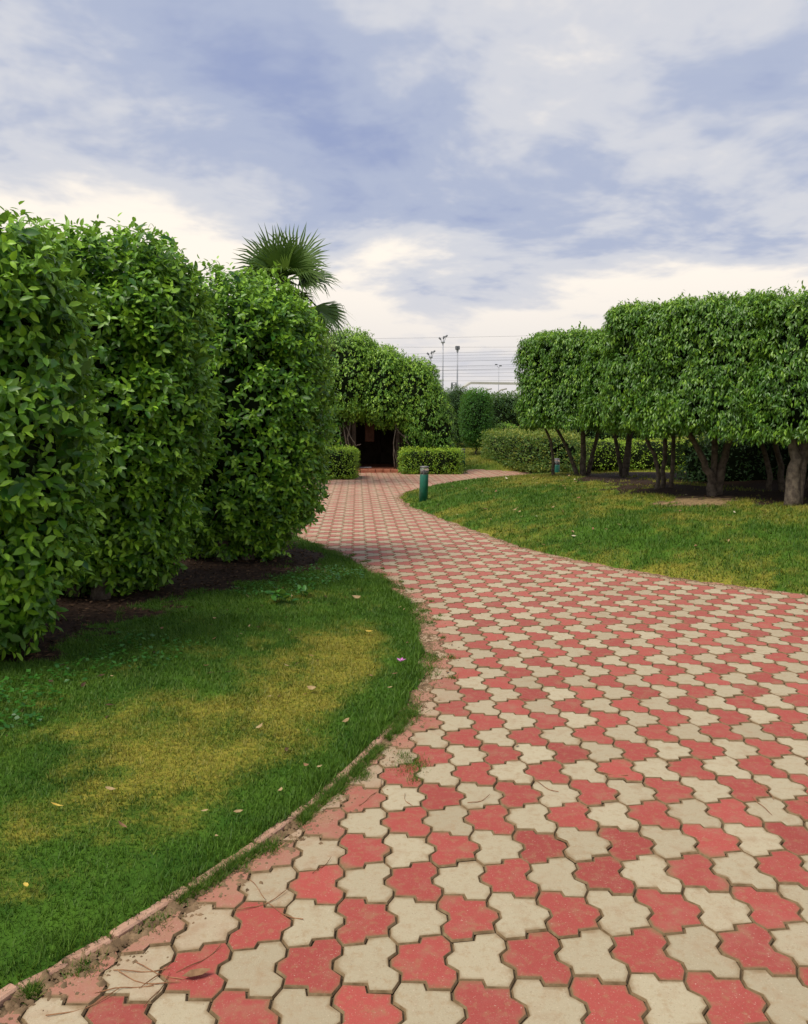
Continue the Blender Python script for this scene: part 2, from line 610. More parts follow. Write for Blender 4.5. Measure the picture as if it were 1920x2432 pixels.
def cover_left(P):
    """(dry, soil, sand) of the left lawn"""
    P = P[:, :2]
    Q = v3(P)
    s = sdist(P, POLY_L)
    n = fbm(Q, 1.2, 21)
    n2 = fbm(Q, 5, 33)
    g = np.exp(-(((P[:, 0] + 0.42) / 0.55) ** 2 + ((P[:, 1] - 5.1) / 1.7) ** 2) * 0.8)
    g += 0.5 * np.exp(-(((P[:, 0] + 1.25) / 0.6) ** 2 + ((P[:, 1] - 3.7) / 0.7) ** 2))
    g += 0.25 * sstep(n, .45, .7)
    dry = np.clip(g * 0.64 + 0.06 + (n - .5) * 1.0 + (n2 - .5) * 1.0 + (fbm(Q, 15, 37, 2) - .5) * 0.9, 0, 1) * sstep(s + (n2 - .5) * .35, 0.0, 0.45)
    hd = np.minimum(seg_d(P, (-3.6, 3.4), HEDGES[1]), seg_d(P, HEDGES[1], HEDGES[2]))
    hd = np.minimum(hd, seg_d(P, HEDGES[2], (-3.0, 14)))
    soil = sstep(hd + (n2 - .5) * 1.3 + (n - .5) * .6, 0.98, 0.56)
    dry = dry * sstep(hd, 0.9, 1.35)
    return dry, soil, np.zeros(len(P))


def cover_right(P):
    P = P[:, :2]
    Q = v3(P)
    s = sdist(P, POLY_R)
    n = fbm(Q, 0.9, 51)
    n2 = fbm(Q, 3.7, 63)
    hd = np.minimum(seg_d(P, (9, 9.2), RTREES['D']), seg_d(P, RTREES['D'], (4.0, 17.5)))
    dry = 0.26 + (n - .5) * 0.9 + (n2 - .5) * 0.9 + (fbm(Q, 11, 38, 2) - .5) * 0.8 + 0.3 * sstep(hd, 3.0, 1.0) + 0.22 * sstep(s, 0.9, 0.1)
    back = (P[:, 0] - 4.6) + (P[:, 1] - 12.5) * 0.25
    soil = np.maximum(sstep(hd + (n2 - .5) * 2.6 + (n - .5) * 1.6, 1.35, 0.3), sstep(back, 0.5, 1.4) * sstep(P[:, 1], 8.2, 9.2))
    sd = np.hypot((P[:, 0] - 4.25) / 0.75, (P[:, 1] - 11.7) / 0.55)
    sand = sstep(sd + (n2 - .5) * 1.8 + (fbm(Q, 9, 39, 2) - .5) * .9, 1.1, 0.5)
    soil = np.maximum(soil, sand)
    return np.clip(dry, 0, 1), soil, sand


def cover_far(P):
    P = P[:, :2]
    n = fbm(v3(P), 0.5, 71)
    return np.clip(0.7 + (n - .5) * 1.6, 0, 1), np.zeros(len(P)), np.zeros(len(P))


def sheet(name, x0, x1, y0, y1, step, poly, fz, cover, keep, rag):
    xs = np.arange(x0, x1 + step * .5, step)
    ys = np.arange(y0, y1 + step * .5, step)
    X, Y = np.meshgrid(xs, ys)
    P = np.column_stack([X.ravel(), Y.ravel()])
    s0 = sdist(P, poly)
    s = ragged(P, s0) if rag else s0
    Z = fz(P, s)
    Z = Z + np.where(s > 0.05, 0.012 * (fbm(v3(P), 7, 88) - .5), 0)
    nx = len(xs)
    idx = np.arange(len(P)).reshape(len(ys), nx)
    F = np.stack([idx[:-1, :-1], idx[:-1, 1:], idx[1:, 1:], idx[1:, :-1]], -1).reshape(-1, 4)
    F = F[(s[F] > -keep).any(1)]
    used = np.unique(F)
    rm = np.full(len(P), -1)
    rm[used] = np.arange(len(used))
    V = np.column_stack([P, Z])[used]
    d, so, sa = cover(P[used])
    me = np_mesh(name, V, rm[F], {'dry': d, 'soil': so, 'sand': sa}, smooth=True)
    o = obj(name, me, M_turf)
    return tag(o, kind='structure')


gp = MB()
gp.add([(-900, -200, -0.09), (900, -200, -0.09), (900, 1500, -0.09), (-900, 1500, -0.09)], [(0, 1, 2, 3)])
tag(obj('ground', gp.mesh('ground'), M_ground), kind='structure')
sheet('lawn_left', -7.0, 0.6, 0.4, 21.0, 0.07, POLY_L, zl, cover_left, 0.12, True)
sheet('lawn_right', -0.4, 15.0, 4.2, 22.2, 0.11, POLY_R, zr, cover_right, 0.15, True)
sheet('lawn_far', -6.0, 40.0, 24.0, 70.0, 0.5, POLY_F, zf, cover_far, 0.6, False)

# ------------------------------------------------------------------ paved path
path = empty('path', (0, 0, 0), kind='structure')
bd = MB()
bd.add([(-3.5, -1, -0.011), (16, -1, -0.011), (16, 30, -0.011), (-3.5, 30, -0.011)], [(0, 1, 2, 3)])
obj('bedding', bd.mesh('bedding'), M_bed, path)

TU, TV = 0.168, 0.427
side = [(0, 0), (-.003, -.038), (.027, -.069), (.027, -.104), (.001, -.130), (0, -.172)]
top = [(0, 0), (.023, .042), (.093, .036), (.098, .006), (.168, 0)]
bot = [(.168, -.172), (.0995, -.178), (.0915, -.207), (.023, -.213), (0, -.172)]
OUT = np.array(top + [(x + TU, y) for x, y in side[1:-1]] + bot + list(reversed(side[1:-1])))
# chamfer points of the S edges sit symmetric about their midpoints
OUT = OUT[::-1]                                   # counter-clockwise
CEN = np.array([0.084, -0.086])
ROTM = (np.array([.023, -.213]) + np.array([0, -.172]))   # half-turn: p -> ROTM - p


def inset(P, d):
    n = len(P)
    o = np.zeros_like(P)
    for i in range(n):
        e1 = P[i] - P[i - 1]
        e2 = P[(i + 1) % n] - P[i]
        e1 /= np.linalg.norm(e1)
        e2 /= np.linalg.norm(e2)
        n1, n2 = np.array([-e1[1], e1[0]]), np.array([-e2[1], e2[0]])
        k = n1 + n2
        k = k / max(np.dot(k, k), 0.35) * 2
        o[i] = P[i] + k * d
    return o


PO = OUT - CEN
RINGS = [(inset(PO, .0017), -.0075), (inset(PO, .0055), 0.0), (inset(PO, .0055) * 0.74, 0.0004)]
RIM = [1.0, 1.0, 0.0]
NP_ = len(PO)


def paver_geo():
    V = np.concatenate([np.column_stack([r, np.full(NP_, z)]) for r, z in RINGS])
    F, mi = [], []
    for k in range(2):
        for i in range(NP_):
            j = (i + 1) % NP_
            F.append((k * NP_ + i, k * NP_ + j, (k + 1) * NP_ + j, (k + 1) * NP_ + i))
            mi.append(1 if k < 1 else 0)
    return V, F, mi


PV, PF, PMI = paver_geo()
PTOP = tuple(range(2 * NP_, 3 * NP_))
PRIM = np.repeat(RIM, NP_).astype(np.float32)


def set_attr(me, name, vals):
    a = me.attributes.new(name, 'FLOAT', 'POINT')
    a.data.foreach_set('value', np.ascontiguousarray(vals, dtype=np.float32))


def paver_mesh(name, mat):
    mb = MB()
    mb.add(PV, PF)
    mb.m = list(PMI)
    mb.f.append(PTOP)
    mb.m.append(0)
    return mb, name, mat


mesh_red = MB(); mesh_red.add(PV, PF + [PTOP]); mesh_red.m = PMI + [0]
mesh_red = mesh_red.mesh('red_paver')
set_attr(mesh_red, 'rim', PRIM)
mesh_crm = mesh_red.copy()
mesh_crm.name = 'cream_paver'
for me_, mm in ((mesh_red, M_red_o), (mesh_crm, M_crm_o)):
    me_.materials.append(mm)
    me_.materials.append(M_edge)

LA = R(3.3)
lca, lsa = math.cos(LA), math.sin(LA)
ORG = np.array([0.1118, 2.5532])                    # corner V1 of one red paver


def lat(p):
    return ORG + np.array([p[0] * lca - p[1] * lsa, p[0] * lsa + p[1] * lca])


cells = []
for r in range(-8, 72):
    for cidx in range(-40, 70):
        for half in (0, 1):
            cl_ = CEN + np.array([cidx * TU, r * TV])
            if half:
                cl_ = ROTM - CEN + np.array([cidx * TU, r * TV])
            cells.append((*lat(cl_), half, (cidx + r * 0) % 2))
cells = np.array(cells)
P = cells[:, :2]
sL, sR, sF = sdist(P, POLY_L), sdist(P, POLY_R), sdist(P, POLY_F)
dd = P[:, 1]
inview = (dd > 0.9) & (dd < 29.5) & (np.abs(P[:, 0]) < 0.5 * dd * 1.03 + 2.0) & (P[:, 0] > -3.2)
ok = inview & (sL < 0.14) & (sR < 0.14) & (sF < 0.14)
cells = cells[ok]
P = cells[:, :2]
# depth in the picture decides which show largest
pixy = cells[:, 1] * math.sin(TILT) + 1.6 * math.cos(TILT)
fdep = cells[:, 1] * math.cos(TILT) + 1.6 * math.sin(TILT)
xf = P[:, 0] / fdep
yf = -(-cells[:, 1] * math.sin(TILT) - 1.6 * math.cos(TILT) + 2 * cells[:, 1] * math.sin(TILT)) / fdep
ydn = (1.6 * math.cos(TILT) - cells[:, 1] * math.sin(TILT)) / fdep
infr = (np.abs(xf) < 0.53) & (ydn < 0.665)
order = np.argsort(np.where(infr, cells[:, 1], 1e3 + cells[:, 1]))
single = set(order[:300].tolist())


def clip_half(poly, p0, nrm):
    """keep the side the normal points to"""
    out_ = []
    m_ = len(poly)
    for i_ in range(m_):
        a, b = poly[i_], poly[(i_ + 1) % m_]
        da, db = (a - p0) @ nrm, (b - p0) @ nrm
        if da >= 0:
            out_.append(a)
        if (da >= 0) != (db >= 0):
            out_.append(a + (b - a) * (da / (da - db)))
    return np.array(out_)


def cut_paver(x, y, a):
    """outline of a paver sawn off along the kerb, or None when it stays whole, or 0 when nothing is left"""
    ca, sa = math.cos(a), math.sin(a)
    W_ = np.column_stack([PO[:, 0] * ca - PO[:, 1] * sa + x, PO[:, 0] * sa + PO[:, 1] * ca + y])
    sd_ = sdist(W_, POLY_L)
    if sd_.max() < -0.074:
        return None
    e = 0.01
    c0 = sdist(np.array([[x, y], [x + e, y], [x, y + e]]), POLY_L)
    nrm = -np.array([c0[1] - c0[0], c0[2] - c0[0]]) / e
    nrm /= max(np.linalg.norm(nrm), 1e-6)
    p0 = np.array([x, y]) + nrm * (c0[0] + 0.074)
    Q_ = clip_half(W_, p0, nrm)
    if len(Q_) < 4:
        return 0
    A_ = 0.5 * abs(np.sum(Q_[:, 0] * np.roll(Q_[:, 1], -1) - Q_[:, 1] * np.roll(Q_[:, 0], -1)))
    if A_ < 0.0035:
        return 0
    kp_ = [i_ for i_ in range(len(Q_)) if np.linalg.norm(Q_[i_] - Q_[i_ - 1]) > .004]
    return Q_[kp_] - np.array([x, y])


def outline_mesh(name, Q_, mat):
    cq = Q_.mean(0)
    rg = [(inset(Q_, .0021), -.0085), (inset(Q_, .0066), 0.0), (cq + (inset(Q_, .0066) - cq) * .74, 0.0004)]
    m_ = len(Q_)
    mb = MB()
    V = np.concatenate([np.column_stack([r, np.full(m_, z)]) for r, z in rg])
    F = [(k * m_ + i, k * m_ + (i + 1) % m_, (k + 1) * m_ + (i + 1) % m_, (k + 1) * m_ + i) for k in range(2) for i in range(m_)]
    mb.add(V, F + [tuple(range(2 * m_, 3 * m_))])
    mb.m = [1 if k < 1 else 0 for k in range(2) for i in range(m_)] + [0]
    me = mb.mesh(name)
    set_attr(me, 'rim', np.repeat(RIM, m_))
    me.materials.append(mat)
    me.materials.append(M_edge)
    return me


fV, fF, fM, fT = [], [], [], []
tones = np.clip(rng.normal(0.5, 0.27, len(cells)), 0, 1)
zj = rng.normal(0, 0.0014, len(cells))
tilt = rng.normal(0, 0.008, (len(cells), 2))
yaw = rng.normal(0, 0.006, len(cells))
off = 0
fB = []
bords = np.clip(1.25 - np.minimum(-sdist(P, POLY_L), -sdist(P, POLY_R) * 1.3) / 0.36, 0, 1.1)
for i, (x, y, half, colr) in enumerate(cells):
    a = LA + (math.pi if half else 0) + yaw[i]
    if i in single:
        cut = cut_paver(x, y, a) if y < 4.6 else None
        if isinstance(cut, int):
            continue
        if cut is not None:
            a = 0.0
            o = bpy.data.objects.new('paver', outline_mesh('cut_paver', cut, M_crm_o if colr else M_red_o))
        else:
            o = bpy.data.objects.new('paver', mesh_crm if colr else mesh_red)
        COL.objects.link(o)
        o.parent = path
        o.location = (x, y, zj[i])
        o.rotation_euler = (tilt[i, 0], tilt[i, 1], a)
        o.color = (tones[i], float(bords[i]), tones[i], 1)
    else:
        ca, sa = math.cos(a), math.sin(a)
        V = PV.copy()
        X = V[:, 0] * ca - V[:, 1] * sa
        Y = V[:, 0] * sa + V[:, 1] * ca
        V[:, 2] += zj[i] + X * tilt[i, 1] + Y * tilt[i, 0]
        V[:, 0], V[:, 1] = X + x, Y + y
        fV.append(V)
        fF += [tuple(k + off for k in f) for f in PF] + [tuple(k + off for k in PTOP)]
        fM += [2 if q else (1 if colr else 0) for q in PMI] + [1 if colr else 0]
        fT.append(np.full(len(V), tones[i]))
        fB.append(np.full(len(V), bords[i]))
        off += len(V)
me = bpy.data.meshes.new('far_pavers')
me.from_pydata(np.concatenate(fV).tolist(), [], fF)
me.polygons.foreach_set('material_index', np.array(fM, dtype=np.int32))
a_ = me.attributes.new('tone', 'FLOAT', 'POINT')
a_.data.foreach_set('value', np.concatenate(fT).astype(np.float32))
set_attr(me, 'rim', np.tile(PRIM, len(fT)))
set_attr(me, 'bord', np.concatenate(fB))
me.update()
tag(obj('far_pavers', me, [M_red_a, M_crm_a, M_edge], path), kind='stuff')

# thin kerb stones set on edge along the left border
pl = [np.array(p) for p in EDGE_L]
seg = np.array([np.linalg.norm(pl[i + 1] - pl[i]) for i in range(len(pl) - 1)])
cum = np.concatenate([[0], np.cumsum(seg)])


def along(d):
    i = min(int(np.searchsorted(cum, d, side='right')) - 1, len(seg) - 1)
    t_ = (d - cum[i]) / seg[i]
    return pl[i] * (1 - t_) + pl[i + 1] * t_


dpos = cum[1]
k = 0
while dpos < cum[15]:
    Lk = 0.27 + 0.08 * rng.random()
    a, b_ = along(dpos), along(dpos + Lk)
    dpos += Lk + 0.008
    mid = (a + b_) / 2
    ang = math.atan2(b_[1] - a[1], b_[0] - a[0])
    kb = MB()
    kb.box((0, 0, 0), (Lk, 0.042, 0.10), 0, 0.006)
    o = obj('kerb_stone', kb.mesh('kerb_stone'), M_kerb, path)
    zt = -0.049 - (0.009 * rng.random() if mid[1] < 4.2 else 0.02 + 0.02 * rng.random())
    nx_, ny_ = math.sin(ang), -math.cos(ang)
    o.location = (mid[0] + nx_ * 0.016, mid[1] + ny_ * 0.016, zt + 0.012)
    o.rotation_euler = (rng.normal(0, .03), rng.normal(0, .012), ang)

# ------------------------------------------------------------------ grass
def grass(name, n, x0, x1, y0, y1, poly, fz, cover, dens, hfun, wid, smin=0.0, seed=1):
    g = np.random.default_rng(seed)
    P = np.column_stack([g.uniform(x0, x1, n), g.uniform(y0, y1, n)])
    P = P[(np.abs(P[:, 0]) < 0.5 * P[:, 1] * 1.04 + 1.1) & (g.random(len(P)) < dens(P))]
    s0 = sdist(P, poly)
    s = ragged(P, s0)
    k = s > smin
    P, s = P[k], s[k]
    dry, soil, sand = cover(P)
    clump = fbm(v3(P), 6, 101)
    k = (g.random(len(P)) > soil * 1.08 - 0.03 * (1 - sand)) & (g.random(len(P)) < 0.35 + 1.3 * clump)
    P, s, dry, soil, clump = P[k], s[k], dry[k], soil[k], clump[k]
    Z = fz(P, s)
    m = len(P)
    h = hfun(P, s, dry, clump) * g.uniform(0.5, 1.35, m)
    a = g.uniform(0, 2 * math.pi, m)
    lean = g.uniform(0.1, 1.1, m) * h
    ww = wid(P) * g.uniform(0.6, 1.3, m)
    la = a + g.uniform(-.6, .6, m) + math.pi / 2
    B = np.column_stack([P, Z - 0.004])
    dx = np.column_stack([np.cos(a), np.sin(a), np.zeros(m)]) * (ww / 2)[:, None]
    tipv = np.column_stack([np.cos(la) * lean, np.sin(la) * lean, h])
    V = np.empty((m, 3, 3))
    V[:, 0] = B - dx
    V[:, 1] = B + dx
    V[:, 2] = B + tipv
    T = np.arange(m * 3).reshape(m, 3)
    tone = np.clip(g.beta(1.6, 3.0, m), 0, 1)
    me = np_mesh(name, V.reshape(-1, 3), T, {'dry': np.repeat(dry, 3), 'tone': np.repeat(tone, 3)})
    return obj(name, me, M_grass)


def dens_l(P):
    return np.clip((3.6 / np.maximum(P[:, 1], 1.8)) ** 1.25, 0.06, 1.0)
def h_l(P, s, dry, cl):
    return (0.018 + 0.014 * (1 - dry) * cl + 0.012 * sstep(s, 0.16, 0.02)) * np.clip(0.8 + P[:, 1] * .05, .8, 1.3)
o = grass('grass_left', 860000, -3.6, 0.45, 1.5, 12.5, POLY_L, zl, cover_left, dens_l, h_l,
          lambda P: 0.0032 + 0.00075 * P[:, 1], -0.012, 3)
tag(o, 'short green and straw coloured grass of the left lawn', 'grass', kind='stuff')


def dens_r(P):
    return np.clip((8.5 / np.maximum(P[:, 1], 6.5)) ** 1.3, 0.1, 1.0)
def h_r(P, s, dry, cl):
    return 0.030 + 0.04 * (1 - dry) * cl
o = grass('grass_right', 520000, -0.4, 10.0, 5.0, 22.0, POLY_R, zr, cover_right, dens_r, h_r,
          lambda P: 0.005 + 0.0007 * P[:, 1], -0.01, 5)
tag(o, 'green and brown patched grass on the right hand mound', 'grass', kind='stuff')
o = grass('grass_far', 90000, -2.0, 14.0, 25.0, 42.0, POLY_F, zf, cover_far, lambda P: np.ones(len(P)), lambda P, s, d, c: 0.05 + 0.05 * c,
          lambda P: 0.02 + 0 * P[:, 1], -0.05, 6)
tag(o, 'yellowish grass on the slope beyond the path', 'grass', kind='stuff')


def tuft_patch(name, pts, n, rad, h, w_, seed, label):
    """a creeping patch of grass rooted in the joints"""
    g = np.random.default_rng(seed)
    V, tn, dr = [], [], []
    for (x, y, sx) in pts:
        m = int(n * sx)
        P = np.column_stack([g.normal(x, rad * sx, m), g.normal(y, rad * sx * 1.2, m)])
        a = g.uniform(0, 6.283, m)
        hh = h * g.uniform(.4, 1.3, m)
        B = np.column_stack([P, np.full(m, -0.006)])
        dx = np.column_stack([np.cos(a), np.sin(a), np.zeros(m)]) * w_ * .5
        la = g.uniform(0, 6.283, m)
        L = hh * g.uniform(.2, 1.6, m)
        tip = np.column_stack([np.cos(la) * L, np.sin(la) * L, hh])
        V.append(np.stack([B - dx, B + dx, B + tip], 1).reshape(-1, 3))
        tn.append(np.repeat(g.beta(1.5, 3, m), 3))
        dr.append(np.repeat(np.clip(g.normal(.18, .2, m), 0, 1), 3))
    V = np.concatenate(V)
    me = np_mesh(name, V, np.arange(len(V)).reshape(-1, 3), {'tone': np.concatenate(tn), 'dry': np.concatenate(dr)})
    return tag(obj(name, me, M_grass), label, 'grass', kind='stuff')


tp = []
g_ = np.random.default_rng(77)
for d_ in np.arange(cum[2] + .05, cum[9], 0.045):
    p_ = along(d_)
    if vnoise(np.array([[d_, 0, 0]]), 3.1, 4)[0] > .22:
        tp.append((p_[0] + 0.048 + g_.normal(0, .012), p_[1] - 0.031 + g_.normal(0, .010), g_.uniform(.45, 1.1)))
tuft_patch('kerb_grass', tp, 420, 0.021, 0.028, 0.0035, 8, 'tufts of grass growing between the kerb and the pavers')
tp2 = [(0.02, 3.60, 1.3), (0.045, 3.66, 1.1), (0.0, 3.74, .8), (0.05, 3.48, .6), (-0.60, 2.78, .9), (-0.80, 2.44, 1.0), (-0.95, 2.22, .8)]
tuft_patch('joint_grass', tp2, 260, 0.03, 0.022, 0.0035, 9, 'small green tufts spreading over the border pavers')

# flat weeds and grass that have crept from the lawn over the border pavers
tp3 = []
for d_ in np.arange(cum[8], cum[17], 0.035):
    p_ = along(d_)
    if vnoise(np.array([[d_, 2.0, 0]]), 2.3, 14)[0] > .45 and g_.random() < .75:
        sc_ = g_.uniform(.5, 1.5)
        tp3.append((p_[0] + abs(g_.normal(.03, .05)), p_[1] + g_.normal(0, .02), sc_))
for k_ in range(14):
    p_ = along(g_.uniform(cum[10], cum[17]))
    tp3.append((p_[0] + g_.uniform(.1, .26), p_[1] + .03, g_.uniform(.4, .8)))
tuft_patch('border_grass', tp3, 130, 0.03, 0.026, 0.006, 19, 'creeping grass spilling from the left lawn over the dusty border pavers')


def crumbs(name, n, edge_d, offs, seed, label):
    g = np.random.default_rng(seed)
    P = []
    for k in range(n):
        d = g.uniform(*edge_d)
        a, b_ = offs(d, g)
        P.append((a, b_))
    P = np.array(P)
    m = len(P)
    sz = g.gamma(2.0, .0028, m) + .002
    a0 = g.uniform(0, 6.28, m)
    V = np.empty((m, 5, 3))
    for q in range(4):
        an = a0 + q * math.pi / 2 + g.normal(0, .25, m)
        V[:, q, 0] = P[:, 0] + np.cos(an) * sz * g.uniform(.7, 1.5, m)
        V[:, q, 1] = P[:, 1] + np.sin(an) * sz * g.uniform(.7, 1.5, m)
        V[:, q, 2] = -.004
    V[:, 4] = np.column_stack([P, sz * .55])
    F = np.array([(0, 1, 4), (1, 2, 4), (2, 3, 4), (3, 0, 4)])
    F = (F[None] + (np.arange(m) * 5)[:, None, None]).reshape(-1, 3)
    return tag(obj(name, np_mesh(name, V.reshape(-1, 3), F, smooth=True), M_crumb), label, 'soil', kind='stuff')


M_crumb = simple_mat('soil_crumbs', (0.10, 0.065, 0.036), (0.24, 0.16, 0.09), 20, 0.95, 0.1, 0, 0.4, 0.004)


def off_left(d, g):
    p = along(d)
    q = along(min(d + .02, cum[-1] - .001))
    tx, ty = (q - p) / max(np.linalg.norm(q - p), 1e-6)
    o_ = abs(g.normal(0, .075)) - .01
    return p[0] + ty * o_, p[1] - tx * o_


crumbs('soil_crumbs', 15000, (cum[1], cum[17]), off_left, 23, 'crumbs of soil washed from the left lawn onto the border pavers')
plr = [np.array(p) for p in EDGE_R]
segr = np.array([np.linalg.norm(plr[i + 1] - plr[i]) for i in range(len(plr) - 1)])
cumr = np.concatenate([[0], np.cumsum(segr)])


def off_right(d, g):
    i = min(int(np.searchsorted(cumr, d, side='right')) - 1, len(segr) - 1)
    t_ = (d - cumr[i]) / segr[i]
    p = plr[i] * (1 - t_) + plr[i + 1] * t_
    tx, ty = (plr[i + 1] - plr[i]) / segr[i]
    o_ = abs(g.normal(0, .07)) - .01
    return p[0] - ty * o_, p[1] + tx * o_


crumbs('soil_crumbs', 9000, (cumr[2], cumr[12]), off_right, 24, 'crumbs of soil and litter along the right edge of the path')

# ------------------------------------------------------------------ leaves
T_NEAR = np.array([(0, 0, 0), (.30, .43, .05), (.30, 0, -.03), (.30, -.43, .05), (.68, .39, -.01), (.68, 0, -.07), (.68, -.39, -.01), (1.0, 0, -.17)])
F_NEAR = np.array([(0, 2, 1), (0, 3, 2), (1, 2, 5), (1, 5, 4), (2, 3, 6), (2, 6, 5), (4, 5, 7), (5, 6, 7)])
T_MID = np.array([(0, 0, 0), (.42, .48, .02), (.42, -.48, .02), (1.0, 0, -.12)])
F_MID = np.array([(0, 3, 1), (0, 2, 3)])


def leaf_frames(d, n):
    d = unit(d)
    n = n - (n * d).sum(1, keepdims=True) * d
    n = unit(n)
    return d, np.cross(n, d), n


def leaves_geo(pos, d, n, L, W, near=True):
    T, F = (T_NEAR, F_NEAR) if near else (T_MID, F_MID)
    d, sd, n = leaf_frames(d, n)
    k = len(T)
    V = (pos[:, None, :] + d[:, None, :] * (T[None, :, 0, None] * L[:, None, None])
         + sd[:, None, :] * (T[None, :, 1, None] * W[:, None, None])
         + n[:, None, :] * (T[None, :, 2, None] * L[:, None, None]))
    Fa = (F[None] + (np.arange(len(pos)) * k)[:, None, None]).reshape(-1, 3)
    return V.reshape(-1, 3), Fa, k


def rotz(P, a):
    if not a:
        return P
    ca, sa = math.cos(a), math.sin(a)
    return np.column_stack([P[:, 0] * ca - P[:, 1] * sa, P[:, 0] * sa + P[:, 1] * ca, P[:, 2]])


def ell_f(Q, n):
    n1, n2 = n if isinstance(n, tuple) else (n, n)
    return (np.abs(Q[:, 0]) ** n1 + np.abs(Q[:, 1]) ** n1) ** (n2 / n1) + np.abs(Q[:, 2]) ** n2


def superell(c, r, n, count, g, seed, amp=0.1, nsc=1.2, zlo=-1.0, rot=0.0):
    """random points and normals on a lumpy clipped-hedge body"""
    c, r = np.array(c, float), np.array(r, float)
    areas = np.array([r[1] * r[2], r[1] * r[2], r[0] * r[2], r[0] * r[2], r[0] * r[1], r[0] * r[1] * (1 if zlo <= -1 else .35)])
    face = g.choice(6, count, p=areas / areas.sum())
    u = g.uniform(-1, 1, (count, 2))
    D = np.zeros((count, 3))
    for f in range(6):
        k = face == f
        ax = f // 2
        oth = [i for i in range(3) if i != ax]
        D[k, ax] = 1 if f % 2 == 0 else -1
        D[k, oth[0]] = u[k, 0]
        D[k, oth[1]] = u[k, 1]
    n1, n2 = n if isinstance(n, tuple) else (n, n)
    t_ = ell_f(D, n) ** (-1 / n2)
    Q = D * t_[:, None]
    s_ = np.maximum(np.abs(Q[:, 0]) ** n1 + np.abs(Q[:, 1]) ** n1, 1e-9) ** (n2 / n1 - 1)
    N = np.sign(Q) * np.column_stack([s_ * np.abs(Q[:, 0]) ** (n1 - 1), s_ * np.abs(Q[:, 1]) ** (n1 - 1), np.abs(Q[:, 2]) ** (n2 - 1)]) / r
    N = unit(N)
    P = c + rotz(Q * r, rot)
    N = rotz(N, rot)
    lump = (fbm(P, nsc, seed, 3) - 0.5) * 2 * amp
    P = P + N * lump[:, None]
    return P, N


def in_ell(P, c, r, n, shrink=1.0, rot=0.0):
    return ell_f(rotz(P - np.array(c), -rot) / (np.array(r) * shrink), n) < 1


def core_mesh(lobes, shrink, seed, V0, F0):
    """near-black lumpy solid added so that light does not fall through the crown"""
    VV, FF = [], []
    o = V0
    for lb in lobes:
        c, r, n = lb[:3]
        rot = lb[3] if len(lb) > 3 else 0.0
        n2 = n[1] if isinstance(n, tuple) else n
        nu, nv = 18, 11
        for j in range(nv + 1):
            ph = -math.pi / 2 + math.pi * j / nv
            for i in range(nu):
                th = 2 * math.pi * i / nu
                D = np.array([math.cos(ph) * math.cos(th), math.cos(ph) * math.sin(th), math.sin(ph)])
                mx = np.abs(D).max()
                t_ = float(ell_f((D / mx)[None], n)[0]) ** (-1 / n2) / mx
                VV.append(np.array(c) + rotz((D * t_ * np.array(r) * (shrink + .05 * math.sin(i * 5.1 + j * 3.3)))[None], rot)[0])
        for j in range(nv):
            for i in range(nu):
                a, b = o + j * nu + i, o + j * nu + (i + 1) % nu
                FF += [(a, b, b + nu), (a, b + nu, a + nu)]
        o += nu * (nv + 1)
    return np.array(VV), np.array(FF)


